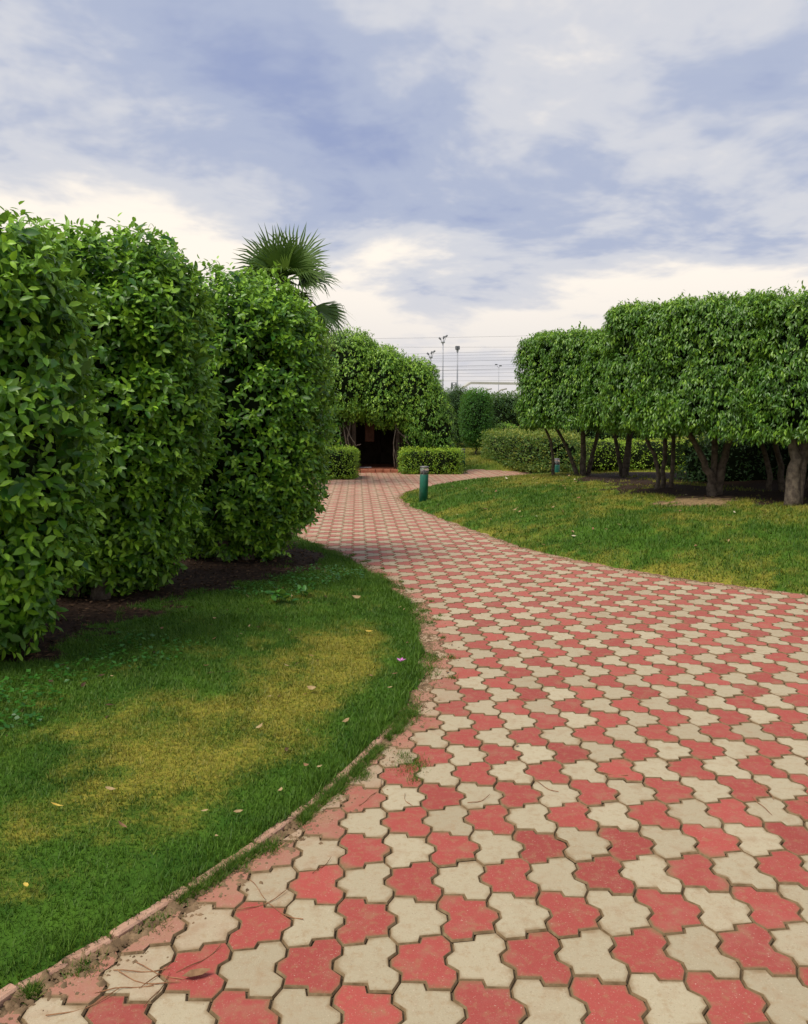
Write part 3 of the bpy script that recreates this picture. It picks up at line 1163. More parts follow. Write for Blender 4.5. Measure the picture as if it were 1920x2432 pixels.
def crown(name, lobes, root, mat, mode, nshoot, L, W, seed, depth=0.25, amp=0.1, nsc=1.2, near=False, per=6, tone0=0.25,
          tonevar=0.5, core=0.72, zcut=None, fill=0.6, top_young=0.0, singles=0, smat=None, holes=0.0, hole_sc=2.2, stuff=True, keep=None, sprout=0.0, taper=0.0):
    """lobes: (centre, radii, exponent). returns the crown part, built relative to root"""
    g = np.random.default_rng(seed)
    lobes = [tuple(lb) + (0.0,) if len(lb) == 3 else tuple(lb) for lb in lobes]
    tot = sum((r[0] * r[1] + r[0] * r[2] + r[1] * r[2]) for c, r, n, ro in lobes)
    pos, dr, nm, LL, tn, outer = [], [], [], [], [], []
    for li, (c, r, n, ro) in enumerate(lobes):
        cnt = int(nshoot * (r[0] * r[1] + r[0] * r[2] + r[1] * r[2]) / tot)
        P, N = superell(c, r, n, cnt, g, seed + 3, amp, nsc, rot=ro)
        if taper:
            tf = 1 - taper * np.clip((c[2] - P[:, 2]) / r[2], 0, 1.1) ** 1.5
            P[:, 0] = c[0] + (P[:, 0] - c[0]) * tf - (1 - tf) * .15
            P[:, 1] = c[1] + (P[:, 1] - c[1]) * tf
        dep = -depth * g.random(cnt) ** 1.6
        kp = np.ones(cnt, bool)
        for lj, (c2, r2, n2, ro2) in enumerate(lobes):
            if lj != li:
                kp &= ~in_ell(P, c2, r2, n2, 0.88, ro2)
        if zcut is not None:
            kp &= P[:, 2] > zcut + 0.12 * (fbm(P, 2.5, seed + 8) - .5) * 2
        if holes > 0:
            hn = fbm(P, hole_sc, seed + 31, 2)
            dep = dep - sstep(hn, 0.5, 0.25) * holes
        if keep is not None:
            kp &= keep(P)
        P, N, dep = P[kp], N[kp], dep[kp]
        m = len(P)
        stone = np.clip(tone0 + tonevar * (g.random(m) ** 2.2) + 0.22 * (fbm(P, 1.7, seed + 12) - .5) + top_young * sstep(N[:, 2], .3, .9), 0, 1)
        spr = np.where(g.random(m) < sprout, g.uniform(0.03, 0.12, m), 0.0) if sprout else np.zeros(m)
        P = P + N * (dep + spr)[:, None]
        up = np.array([0, 0, 1.0])
        if mode == 'rosette':
            ax = unit(N * 0.85 + up * 0.25 + g.normal(0, .38, (m, 3)))
            ref = unit(np.cross(ax, g.normal(0, 1, (m, 3))))
            bi = np.cross(ax, ref)
            ph0 = g.uniform(0, 6.28, m)
            ln = L * g.uniform(.9, 1.7, m)
            for j in range(per):
                f = j / max(per - 1, 1)
                ph = ph0 + j * 2.4
                th = R(82) * (1 - f) + R(38) * f + g.normal(0, .16, m)
                pe = ref * np.cos(ph)[:, None] + bi * np.sin(ph)[:, None]
                d = ax * np.cos(th)[:, None] + pe * np.sin(th)[:, None]
                pos.append(P + ax * (ln * (f - .75))[:, None])
                dr.append(d - up * 0.28)
                nm.append(ax + up * .35 + g.normal(0, .25, (m, 3)))
                LL.append(L * g.uniform(.7, 1.2, m) * (1 - .25 * f))
                tn.append(np.clip(stone * (.55 + .6 * f) + g.normal(0, .06, m), 0, 1))
                outer.append(dep * 1.0 + (f - 1) * .05)
        elif mode == 'droop':
            ax = unit(N * 0.75 - up * 0.35 + g.normal(0, .35, (m, 3)))
            ln = L * g.uniform(1.2, 2.4, m)
            for j in range(per):
                f = j / max(per - 1, 1)
                d = unit(ax * .55 - up * (.55 + .35 * f) + g.normal(0, .42, (m, 3)))
                pos.append(P + ax * (ln * (f - .7))[:, None] + g.normal(0, .02, (m, 3)))
                dr.append(d)
                nm.append(N + up * .5 + g.normal(0, .3, (m, 3)))
                LL.append(L * g.uniform(.7, 1.2, m))
                tn.append(np.clip(stone * (.6 + .5 * f) + g.normal(0, .07, m), 0, 1))
                outer.append(dep)
        else:  # loose
            for j in range(per):
                d = unit(N * .5 + up * .1 + g.normal(0, .7, (m, 3)))
                pos.append(P + g.normal(0, L * .7, (m, 3)))
                dr.append(d)
                nm.append(N + up * .6 + g.normal(0, .5, (m, 3)))
                LL.append(L * g.uniform(.6, 1.25, m))
                tn.append(np.clip(stone + g.normal(0, .1, m), 0, 1))
                outer.append(dep)
        # older leaves further in
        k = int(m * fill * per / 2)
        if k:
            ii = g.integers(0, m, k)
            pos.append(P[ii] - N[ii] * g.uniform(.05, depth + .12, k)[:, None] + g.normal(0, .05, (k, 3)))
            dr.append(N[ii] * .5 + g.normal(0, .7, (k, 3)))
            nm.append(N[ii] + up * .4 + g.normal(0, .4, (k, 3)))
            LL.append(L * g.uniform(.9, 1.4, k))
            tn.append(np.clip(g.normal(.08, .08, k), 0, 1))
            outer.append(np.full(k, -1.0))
    pos, dr, nm = np.concatenate(pos), np.concatenate(dr), np.concatenate(nm)
    LL, tn, outer = np.concatenate(LL), np.concatenate(tn), np.concatenate(outer)
    WW = LL * (W / L)
    rl = np.array(root.location)
    sel = np.zeros(len(pos), bool)
    if singles:
        d_, s_, n_ = leaf_frames(dr, nm)
        cen = pos + d_ * (LL * .5)[:, None]
        cv = np.array([0, 0, 1.6]) - cen
        dist = np.linalg.norm(cv, axis=1)
        fac = np.abs((n_ * cv).sum(1)) / dist
        hc = np.array(lobes[0][0])
        outn = unit((cen - hc) * np.array([1, 1, .35]))
        front = (outn * cv).sum(1) / dist
        xf_ = cen[:, 0] / cen[:, 1]
        yf_ = (cen[:, 2] - 1.6) / cen[:, 1]
        score = LL / dist * fac * (outer > -.10) * (front > .25) * (np.abs(xf_) < .485) * (yf_ > -.75)
        sel[np.argsort(-score)[:singles]] = True
        if not hasattr(crown, 'leafmesh'):
            crown.leafmesh = []
            for q in range(4):
                Tq = T_NEAR.copy()
                Tq[:, 2] *= (0.6, 1.0, 1.5, 1.2)[q]
                Tq[:, 1] *= (1.0, .92, 1.06, .98)[q] * W / L
                lm = np_mesh('leaf', Tq, F_NEAR, smooth=True)
                lm.materials.append(smat)
                crown.leafmesh.append(lm)
        for i in np.nonzero(sel)[0]:
            lo = bpy.data.objects.new('leaf', crown.leafmesh[int(g.integers(0, 4))])
            COL.objects.link(lo)
            lo.parent = root
            M3 = np.column_stack([d_[i], s_[i], n_[i]]) * LL[i]
            Mx = Matrix([[*M3[0], pos[i, 0] - rl[0]], [*M3[1], pos[i, 1] - rl[1]], [*M3[2], pos[i, 2] - rl[2]], [0, 0, 0, 1]])
            lo.matrix_local = Mx
            lo.color = (tn[i], tn[i], tn[i], 1)
    q = ~sel
    V, F, kk = leaves_geo(pos[q], dr[q], nm[q], LL[q], WW[q], near)
    tone = np.repeat(tn[q], kk)
    mi = np.zeros(len(F), np.int32)
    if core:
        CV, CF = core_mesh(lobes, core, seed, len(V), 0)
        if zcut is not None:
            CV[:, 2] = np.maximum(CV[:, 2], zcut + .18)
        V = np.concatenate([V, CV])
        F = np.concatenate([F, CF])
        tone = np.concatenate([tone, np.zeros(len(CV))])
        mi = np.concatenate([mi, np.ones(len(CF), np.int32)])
    me = np_mesh(name, V - rl, F, {'tone': tone}, mi, smooth=True)
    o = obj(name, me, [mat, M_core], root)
    if stuff:
        o['kind'] = 'stuff'
    return o


def stem(root, pts, rad, name='trunk', mat=None, n=9, lump=0.12):
    rl = Vector(root.location)
    # subdivide with a slight wobble
    P = [Vector(p) for p in pts]
    Q, Rr = [], []
    for i in range(len(P) - 1):
        for k in range(3):
            f = k / 3
            p = P[i].lerp(P[i + 1], f)
            if i + k > 0:
                p = p + Vector(rng.normal(0, .012, 3).tolist())
            Q.append(p - rl)
            Rr.append(rad[i] * (1 - f) + rad[i + 1] * f)
    Q.append(P[-1] - rl)
    Rr.append(rad[-1])
    mb = MB()
    mb.tube(Q, Rr, n, True, 0, lump)
    return obj(name, mb.mesh(name, True), mat or M_bark, root)


# the three clipped broad-leaved shrubs on the left
hspec = [
    dict(lobes=[((-2.80, 5.0, 1.52), (.92, .74, 1.46), (2.0, 3.0)), ((-3.8, 5.0, 1.6), (.9, .72, 1.45), (2.0, 3.0))],
         lab='tall clipped leafy shrub cut off by the left edge of the picture', L=.092),
    dict(lobes=[((-2.62, 7.0, 1.66), (1.00, 0.78, 1.60), (2.0, 3.1))],
         lab='tall clipped leafy shrub in the middle of the left hand row', L=.084),
    dict(lobes=[((-1.88, 9.0, 1.62), (1.12, 0.90, 1.64), (2.0, 2.8))],
         lab='rounded clipped leafy shrub overhanging the path at the end of the left row', L=.082),
]
for hi, hs in enumerate(hspec):
    c0 = hs['lobes'][0][0]
    gz = ground(c0[0], c0[1])
    root = empty('clipped_shrub', (c0[0], c0[1], gz), hs['lab'], 'shrub', 'row of clipped shrubs on the left lawn')
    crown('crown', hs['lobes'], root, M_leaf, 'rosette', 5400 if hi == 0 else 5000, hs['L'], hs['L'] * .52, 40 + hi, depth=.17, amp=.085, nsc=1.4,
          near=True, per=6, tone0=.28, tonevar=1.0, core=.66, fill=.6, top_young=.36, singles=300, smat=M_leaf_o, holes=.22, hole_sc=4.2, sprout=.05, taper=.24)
    for q in range(3):
        a = 2.1 * q + hi
        b0 = (c0[0] + .16 * math.cos(a), c0[1] - .25 + .12 * math.sin(a), gz - .05)
        stem(root, [b0, (b0[0] + .05 * math.cos(a), b0[1] + .05, gz + .35), (c0[0] + .45 * math.cos(a), c0[1] + .4 * math.sin(a), 1.3)], [.085, .06, .03])

# dead leaves and twigs lying on the bare soil under the left row
g_ = np.random.default_rng(15)
n_w = 9000
PW = np.column_stack([g_.uniform(-3.4, -0.5, n_w), g_.uniform(3.6, 10.5, n_w)])
sw = sdist(PW, POLY_L)
so_ = cover_left(PW)[1]
kpw = (sw > .12) & (g_.random(n_w) < so_ * 1.1 + .02)
PW, sw = PW[kpw], sw[kpw]
n_w = len(PW)
a_w = g_.uniform(0, 6.28, n_w)
pos_ = np.column_stack([PW, zl(PW, sw) + g_.uniform(.002, .018, n_w)])
V_, F_, k_ = leaves_geo(pos_, np.column_stack([np.cos(a_w), np.sin(a_w), g_.normal(0, .25, n_w)]), np.tile([0, 0, 1.], (n_w, 1)) + g_.normal(0, .35, (n_w, 3)),
                        g_.uniform(.02, .06, n_w), g_.uniform(.006, .028, n_w), False)
M_litter = simple_mat('leaf_litter', (0.03, 0.018, 0.011), (0.13, 0.08, 0.045), 16, 0.9, 0.1)
tag(obj('leaf_litter', np_mesh('leaf_litter', V_, F_), M_litter), 'brown leaf litter on the bare soil under the clipped shrubs', 'litter', kind='stuff')

# low leafy weeds in the shade along the left row
def weed(x, y, z, size, seed, label, group, n=14):
    g = np.random.default_rng(seed)
    a = g.uniform(0, 6.28, n)
    el = g.uniform(.1, 1.0, n)
    d = np.column_stack([np.cos(a) * np.cos(el), np.sin(a) * np.cos(el), np.sin(el)])
    pos = np.column_stack([g.normal(0, size * .22, n), g.normal(0, size * .22, n), np.abs(g.normal(size * .25, size * .12, n))])
    V, F, k = leaves_geo(pos, d, np.tile([0, 0, 1.0], (n, 1)) + g.normal(0, .2, (n, 3)), size * g.uniform(.35, .7, n), size * g.uniform(.2, .34, n), True)
    mb = np_mesh('leaves', V, F, {'tone': np.repeat(g.uniform(.05, .7, n), k)}, smooth=True)
    root = empty('weed', (x, y, z), label, 'weed', group)
    obj('leaves', mb, M_weed, root)
    sb = MB()
    for q in range(0, n, 2):
        sb.tube([(0, 0, -.01), tuple(pos[q] * .6), tuple(pos[q])], [.003, .0025, .0015], 4, False)
    obj('stems', sb.mesh('stems'), M_weed, root)
    return root


weed(-1.02, 6.6, ground(-1.02, 6.6), .20, 1, 'taller broad leaved weed at the lawn edge under the shrubs', None)
weed(-.86, 6.9, ground(-.86, 6.9), .13, 2, 'small weed beside the taller weed under the shrubs', None)
g_ = np.random.default_rng(5)
V_, F_, T_ = [], [], []
n_w = 9000
PW = np.column_stack([g_.uniform(-2.7, -0.4, n_w), g_.uniform(2.8, 8.4, n_w)])
hdw = np.minimum(seg_d(PW, (-3.6, 3.4), HEDGES[1]), seg_d(PW, HEDGES[1], HEDGES[2]))
kpw = (np.abs(hdw - 1.28 + .35 * (fbm(v3(PW), 1.5, 6) - .5)) < .30 * (fbm(v3(PW), 2.2, 16) * 2)) & (vnoise(v3(PW), 1.4, 3) > .34)
PW = PW[kpw]
sw = sdist(PW, POLY_L)
PW, sw = PW[sw > .1], sw[sw > .1]
n_w = len(PW)
pos_ = np.column_stack([PW, zl(PW, sw) + g_.uniform(.015, .06, n_w)])
a_w = g_.uniform(0, 6.28, n_w)
V_, F_, k_ = leaves_geo(pos_, np.column_stack([np.cos(a_w), np.sin(a_w), g_.uniform(-.1, .6, n_w)]), np.tile([0, 0, 1.], (n_w, 1)) + g_.normal(0, .3, (n_w, 3)),
                        g_.uniform(.02, .045, n_w), g_.uniform(.014, .032, n_w), False)
o = obj('ground_cover', np_mesh('ground_cover', V_, F_, {'tone': np.repeat(g_.uniform(0, .5, n_w), k_)}), M_weed)
tag(o, 'dark green creeping ground cover in the shade of the clipped shrubs', 'ground cover', kind='stuff')

# ------------------------------------------------------------------ right hand row of clipped trees on bare stems
def rtree(key, lobes, lab, stems, nsh, L, seed, zcut, tone0=.18):
    x, y = RTREES[key]
    gz = ground(x, y)
    root = empty('clipped_tree', (x, y, gz), lab, 'tree', 'clipped trees along the right hand mound')
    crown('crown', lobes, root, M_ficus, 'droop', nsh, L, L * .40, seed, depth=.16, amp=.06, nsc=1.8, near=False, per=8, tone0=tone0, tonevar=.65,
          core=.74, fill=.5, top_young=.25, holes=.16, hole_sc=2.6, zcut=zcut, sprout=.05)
    for pts, rad in stems:
        rad = [q_ * .64 for q_ in rad]
        stem(root, [(x + p[0], y + p[1], (gz - .08) if p[2] == 0 else p[2]) for p in pts], rad)
    return root


rtree('D', [((4.72, 12.35, 2.36), (.98, .95, 1.05), 8, -.66)], 'clipped tree with thick forked grey trunk beside the sandy patch',
      [([(0, 0, 0), (-.02, 0, .7), (-.12, .05, 1.0), (-.55, .1, 1.75)], [.13, .10, .075, .045]),
       ([(.10, .06, 0), (.10, .05, .8), (.22, .1, 1.2), (.45, .1, 1.9)], [.12, .10, .08, .05]),
       ([(.03, .1, 0), (.05, .1, .9), (.03, .2, 1.9)], [.09, .08, .05])], 8400, .066, 60, 1.40)
rtree('E', [((5.95, 11.20, 2.28), (.98, 1.0, 1.07), 8, -.66), ((7.3, 10.1, 2.28), (.98, 1.0, 1.07), 8, -.66)], 'nearest clipped tree cut off by the right edge of the picture',
      [([(0, 0, 0), (0, 0, .9), (.02, .02, 1.2), (-.12, .2, 1.9)], [.17, .14, .10, .06]),
       ([(.08, .05, 0), (.1, .05, 1.0), (.35, .1, 1.8)], [.13, .11, .06])], 11000, .066, 61, 1.34)
rtree('C', [((4.02, 12.95, 2.38), (.62, .95, 1.04), 7, -.66)], 'clipped tree on three slim pale stems left of the thick forked trunk',
      [([(-.16, -.2, 0), (-.14, -.2, .9), (-.35, -.1, 1.4), (-.55, -.1, 1.8)], [.06, .055, .05, .04]),
       ([(.02, 0, 0), (.03, 0, 1.0), (.02, 0, 1.9)], [.065, .06, .045]),
       ([(.12, -.1, 0), (.14, -.1, 1.0), (.2, 0, 1.9)], [.06, .055, .04])], 5800, .066, 62, 1.44)
rtree('B', [((4.66, 15.85, 2.40), (.98, 1.0, 1.02), 7, -.6)], 'dark stemmed clipped tree in the gap between the two blocks of crowns',
      [([(0, 0, 0), (.02, 0, .9), (.15, 0, 1.9)], [.13, .11, .06]), ([(-.05, .05, 0), (-.2, .05, 1.2), (-.35, .1, 1.9)], [.08, .06, .04])], 5600, .07, 63, 1.52)
rtree('A', [((3.45, 16.85, 2.38), (.92, .95, 1.04), 6, -.6)], 'farthest clipped tree standing over the path bend with leaning stems',
      [([(0, 0, 0), (0, 0, .9), (-.02, 0, 1.9)], [.11, .09, .06]), ([(-.1, 0, 0), (-.3, .05, 1.0), (-.75, .1, 1.8)], [.075, .06, .04]),
       ([(.1, .05, 0), (.25, .05, 1.2), (.45, .1, 1.9)], [.08, .06, .04]), ([(-.6, .1, 0), (-.62, .1, .9), (-.85, .1, 1.8)], [.06, .05, .03])], 6400, .07, 64, 1.48)
rtree('G', [((6.9, 13.4, 2.32), (1.5, 1.0, .98), 6, -.66)], 'dark stemmed clipped tree standing behind the front row on the right',
      [([(0, 0, 0), (.0, 0, .9), (.35, 0, 1.8)], [.08, .07, .05]), ([(-.1, 0, 0), (-.12, 0, .9), (-.3, .1, 1.8)], [.08, .07, .05]),
       ([(-.25, .05, 0), (-.3, 0, .9), (-.6, .1, 1.8)], [.07, .06, .04]), ([(.3, .05, 0), (.35, 0, .9), (.6, .1, 1.8)], [.06, .05, .04])], 2600, .09, 65, 1.55)

# ------------------------------------------------------------------ low hedges and shrubs
def hedge(name, lobes, lab, mat, n, L, seed, cat='hedge', group=None, tone0=.2, tonevar=.5, top=.2, amp=.05, mode='loose', per=5, core=.85, holes=0.0, W=.5, depth=.1, stems=True):
    c0 = lobes[0][0]
    gz = ground(c0[0], c0[1])
    root = empty(name, (c0[0], c0[1], gz), lab, cat, group)
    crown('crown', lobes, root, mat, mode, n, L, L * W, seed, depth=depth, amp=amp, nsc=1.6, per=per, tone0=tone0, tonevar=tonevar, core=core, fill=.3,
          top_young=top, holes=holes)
    if stems:
        for (c, r, nn) in [lb[:3] for lb in lobes[:2]]:
            stem(root, [(c[0], c[1], gz - .08), (c[0] + .03, c[1], gz + .2), (c[0] + .08, c[1] + .05, c[2])], [.05, .04, .02], 'stem', None, 6)
    return root


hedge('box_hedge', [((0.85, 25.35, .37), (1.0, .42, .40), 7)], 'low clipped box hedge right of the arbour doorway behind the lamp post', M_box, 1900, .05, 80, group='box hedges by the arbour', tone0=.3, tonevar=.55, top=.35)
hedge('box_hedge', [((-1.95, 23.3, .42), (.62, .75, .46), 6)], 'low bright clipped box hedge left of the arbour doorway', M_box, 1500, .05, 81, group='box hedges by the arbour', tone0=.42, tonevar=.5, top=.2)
zg = ground(3.9, 27)
hedge('mixed_shrub', [((4.15, 27.2, .70), (.72, 4.2, .56), 8, .13)],
      'reddish green shrub hedge running beside the far bend of the path', M_redhedge, 4200, .08, 82, tone0=.12, tonevar=.65, top=.4, amp=.09, holes=.06)
hedge('lime_hedge', [((6.0, 25.6, .55), (1.1, .5, .50), 5), ((8.0, 25.7, .55), (1.2, .5, .50), 5), ((10.1, 25.8, .55), (1.2, .5, .50), 5)],
      'long lime green clipped hedge seen between the tree stems', M_lime, 2600, .06, 83, tone0=.35, tonevar=.5, top=.3)
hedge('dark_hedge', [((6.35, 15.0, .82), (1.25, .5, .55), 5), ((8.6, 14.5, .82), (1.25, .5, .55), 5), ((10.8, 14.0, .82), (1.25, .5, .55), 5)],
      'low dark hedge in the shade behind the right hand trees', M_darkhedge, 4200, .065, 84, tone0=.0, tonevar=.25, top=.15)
hedge('lime_shrub', [((9.2, 20.5, .8), (.9, .6, .5), 3)], 'rounded light green bush beyond the right hand trees', M_lime, 700, .07, 85, cat='bush', tone0=.2)
hedge('light_bush', [((4.3, 34.2, 1.15), (.55, .5, .38), 2.5), ((3.55, 33.6, 1.0), (.42, .4, .26), 2.5)], 'small pale green bush behind the reddish shrub hedge', M_creeper, 600, .08, 86, cat='bush', tone0=.3, amp=.1)
hedge('conifer_topiary', [((3.0, 33.9, 1.78), (.66, .66, 1.18), 2.6)], 'bright green dome topped conifer at the centre of the far lawn', M_conifer, 3000, .09, 87, cat='topiary', tone0=.18, tonevar=.6, top=.5, amp=.05, W=.3, holes=.08)
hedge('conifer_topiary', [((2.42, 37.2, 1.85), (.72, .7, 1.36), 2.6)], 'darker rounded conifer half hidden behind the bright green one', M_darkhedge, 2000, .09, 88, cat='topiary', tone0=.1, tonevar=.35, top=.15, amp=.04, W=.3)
hedge('far_hedge', [((5.6, 40.5, 1.75), (2.0, .7, 1.2), 4)], 'broad dull green hedge at the end of the far lawn', M_darkhedge, 2600, .12, 89, tone0=.2, tonevar=.4, top=.35, amp=.12, holes=.2)
hedge('far_hedge', [((-1.5, 44, 1.6), (2.4, .7, 1.2), 4)], 'dark far hedge between the arbour and the conifers', M_darkhedge, 1500, .12, 90, tone0=.1, tonevar=.3, top=.3, amp=.12)
hedge('far_hedge', [((11.0, 46, 1.6), (5.0, .8, 1.2), 4)], 'long far hedge behind the right hand trees', M_darkhedge, 1800, .14, 91, tone0=.15, tonevar=.3, top=.3, amp=.12)

# ------------------------------------------------------------------ overgrown arbour
M_wood = simple_mat('dark_wood', (0.035, 0.025, 0.018), (0.075, 0.055, 0.04), 5, 0.85, 0.2, 0, 0.4, 0.01)
M_step = simple_mat('red_step', (0.26, 0.085, 0.045), (0.38, 0.15, 0.085), 5, 0.8, 0.2, 0, 0.4, 0.006)
M_cloth = simple_mat('brown_cloth', (0.03, 0.013, 0.008), (0.055, 0.024, 0.015), 6, 0.9, 0.1, 0, 0.3, 0.01)  # brown darkened so its colour carries the doorway's shadow
M_pale = simple_mat('pale_plank', (0.42, 0.40, 0.38), (0.55, 0.52, 0.5), 8, 0.7, 0.2, 0, 0.2, 0.004)
AX, AY = -0.9, 27.2
arb = empty('arbour', (AX, AY, -0.02), 'arbour overgrown with leafy creeper and a dark open doorway', 'arbour')


def apart(name, mb, mat, smooth=False):
    for i, v in enumerate(mb.v):
        mb.v[i] = (v[0] - AX, v[1] - AY, v[2] + 0.02)
    return obj(name, mb.mesh(name, smooth), mat, arb)


for px, py in ((-1.62, 26.3), (-0.2, 26.3), (-2.9, 26.4), (0.9, 26.4), (-2.9, 29.2), (0.9, 29.2), (-0.9, 29.2)):
    mb = MB()
    mb.box((px, py, 1.05), (.13, .13, 2.2), 0, .012)
    apart('post', mb, M_wood)
mb = MB(); mb.box((-1.0, 29.35, 1.1), (4.2, .06, 2.3)); apart('back_wall', mb, M_wood)
for sx in (-3.02, 1.02):
    mb = MB(); mb.box((sx, 27.8, 1.1), (.06, 3.0, 2.3)); apart('side_wall', mb, M_wood)
for x0, x1 in ((-3.0, -1.7), (-0.13, 1.0)):
    mb = MB(); mb.box(((x0 + x1) / 2, 26.36, 1.1), (x1 - x0, .05, 2.3)); apart('front_screen', mb, M_wood)
mb = MB(); mb.box((-1.0, 27.8, 2.32), (4.4, 3.4, .10), 0, .02); apart('roof', mb, M_wood)
mb = MB(); mb.box((-1.0, 27.8, 0.055), (4.0, 3.0, .11)); apart('floor', mb, M_step)
for k in range(6):
    mb = MB(); mb.box((-1.52 + .245 * k, 25.93, .04), (.235, .36, .11), rng.normal(0, .012), .012); apart('step_block', mb, M_step)
mb = MB(); mb.box((-1.12, 26.45, 1.28), (.30, .04, .62), .05, .012); apart('hanging_cloth', mb, M_cloth)
mb = MB(); mb.box((-1.28, 26.62, .125), (.42, .10, .03), .05, .006); apart('door_sill', mb, M_pale)
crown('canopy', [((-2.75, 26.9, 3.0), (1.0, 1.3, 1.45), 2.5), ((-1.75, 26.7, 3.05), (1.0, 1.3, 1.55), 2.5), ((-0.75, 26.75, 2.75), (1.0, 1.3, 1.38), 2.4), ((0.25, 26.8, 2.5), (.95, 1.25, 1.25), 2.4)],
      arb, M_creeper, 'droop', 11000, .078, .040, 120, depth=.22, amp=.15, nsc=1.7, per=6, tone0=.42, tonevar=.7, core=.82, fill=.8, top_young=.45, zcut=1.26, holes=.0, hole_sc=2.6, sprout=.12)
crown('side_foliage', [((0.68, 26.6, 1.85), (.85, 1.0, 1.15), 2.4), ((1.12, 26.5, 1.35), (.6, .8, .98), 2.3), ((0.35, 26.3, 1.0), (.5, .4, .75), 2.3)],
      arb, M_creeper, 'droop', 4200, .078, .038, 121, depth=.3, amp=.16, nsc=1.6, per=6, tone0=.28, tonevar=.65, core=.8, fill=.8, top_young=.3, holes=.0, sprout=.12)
crown('side_foliage', [((-2.45, 26.2, 1.25), (.55, .4, 1.0), 2.6)],
      arb, M_creeper, 'droop', 500, .10, .046, 122, depth=.2, amp=.12, nsc=1.6, per=6, tone0=.1, tonevar=.4, core=.7, fill=.6)
vines = [([(-.24, 26.1, 1.62), (-.30, 26.02, 1.2), (-.33, 26.0, .7), (-.30, 26.05, .12)], .022),
         ([(-.28, 26.05, 1.45), (-.12, 25.98, 1.25), (.12, 25.95, 1.12), (.38, 25.97, 1.18), (.52, 26.05, 1.35)], .016),
         ([(-.2, 26.02, 1.3), (.02, 25.95, 1.12), (.18, 25.9, .85)], .014),
         ([(-.33, 26.0, .8), (-.26, 25.95, .45), (-.08, 25.93, .16)], .011),
         ([(.5, 26.0, 1.3), (.75, 25.93, 1.0), (1.0, 25.92, .8)], .014),
         ([(-1.95, 26.1, 1.6), (-1.88, 26.0, 1.1), (-1.80, 26.02, .5), (-1.82, 26.05, .0)], .022),
         ([(-1.72, 26.1, 1.6), (-1.80, 26.0, 1.1), (-1.72, 26.02, .6), (-1.7, 26.05, .0)], .026),
         ([(-1.85, 26.0, 1.45), (-1.68, 25.97, 1.1), (-1.52, 25.95, .85), (-1.38, 25.98, .9)], .016),
         ([(-2.05, 26.0, 1.5), (-2.02, 25.97, 1.0), (-1.95, 25.95, .5), (-1.98, 26.0, .0)], .018)]
for pts, r in vines:
    mb = MB()
    P_ = [Vector(p) for p in pts]
    Q_ = []
    for i in range(len(P_) - 1):
        for k in range(4):
            Q_.append(P_[i].lerp(P_[i + 1], k / 4) + Vector(rng.normal(0, .008, 3).tolist()))
    Q_.append(P_[-1])
    mb.tube(Q_, r, 6)
    apart('vine', mb, M_vine, True)

# strap-leaved plant beside the arbour
g_ = np.random.default_rng(33)
spx, spy = 1.25, 26.0
sp_root = empty('strap_leaf_plant', (spx, spy, 0), 'dark plant with arching strap leaves behind the right box hedge', 'plant')
for k in range(22):
    a = g_.uniform(0, 6.28)
    ln = g_.uniform(.6, 1.0)
    Vs, Fs = [], []
    for j in range(6):
        f = j / 5
        rr = ln * .65 * f
        zz_ = ln * (1.15 * f - .75 * f * f) + .15
        ww_ = .028 * (1 - f ** 2) + .002
        cx, cy = math.cos(a) * rr, math.sin(a) * rr
        Vs += [(cx - math.sin(a) * ww_, cy + math.cos(a) * ww_, zz_ + .012), (cx + math.sin(a) * ww_, cy - math.cos(a) * ww_, zz_ + .012), (cx, cy, zz_)]
    for j in range(5):
        b0 = j * 3
        Fs += [(b0, b0 + 2, b0 + 5), (b0, b0 + 5, b0 + 3), (b0 + 2, b0 + 1, b0 + 4), (b0 + 2, b0 + 4, b0 + 5)]
    obj('leaf', np_mesh('strap_leaf', np.array(Vs), np.array(Fs), {'tone': np.full(len(Vs), g_.uniform(.1, .8))}, smooth=True), M_weed, sp_root)

# ------------------------------------------------------------------ fan palm behind the left row
PX, PY = -2.55, 20.6
pg = ground(PX, PY)
palm = empty('fan_palm', (PX, PY, pg), 'fan palm with spiky leaves rising behind the clipped shrubs', 'palm tree')
M_palmtrunk = simple_mat('palm_trunk', (0.10, 0.075, 0.05), (0.22, 0.17, 0.12), 10, 0.9, 0.1, 0, 0.8, 0.03)
M_straw = simple_mat('dry_palm', (0.16, 0.12, 0.065), (0.30, 0.23, 0.13), 8, 0.85, 0.2)
HUB = Vector((-0.42, 0, 5.05 - pg))
mb = MB()
tp_, tr_ = [], []
for k in range(26):
    f = k / 25
    tp_.append((-0.42 * f ** 1.5 + .02 * math.sin(k), .01 * math.cos(k * 2), f * (HUB.z + .05)))
    tr_.append(.17 - .04 * f + (.025 if k % 2 else 0))
mb.tube(tp_, tr_, 12, True, 0, .12)
obj('trunk', mb.mesh('palm_trunk', True), M_palmtrunk, palm)


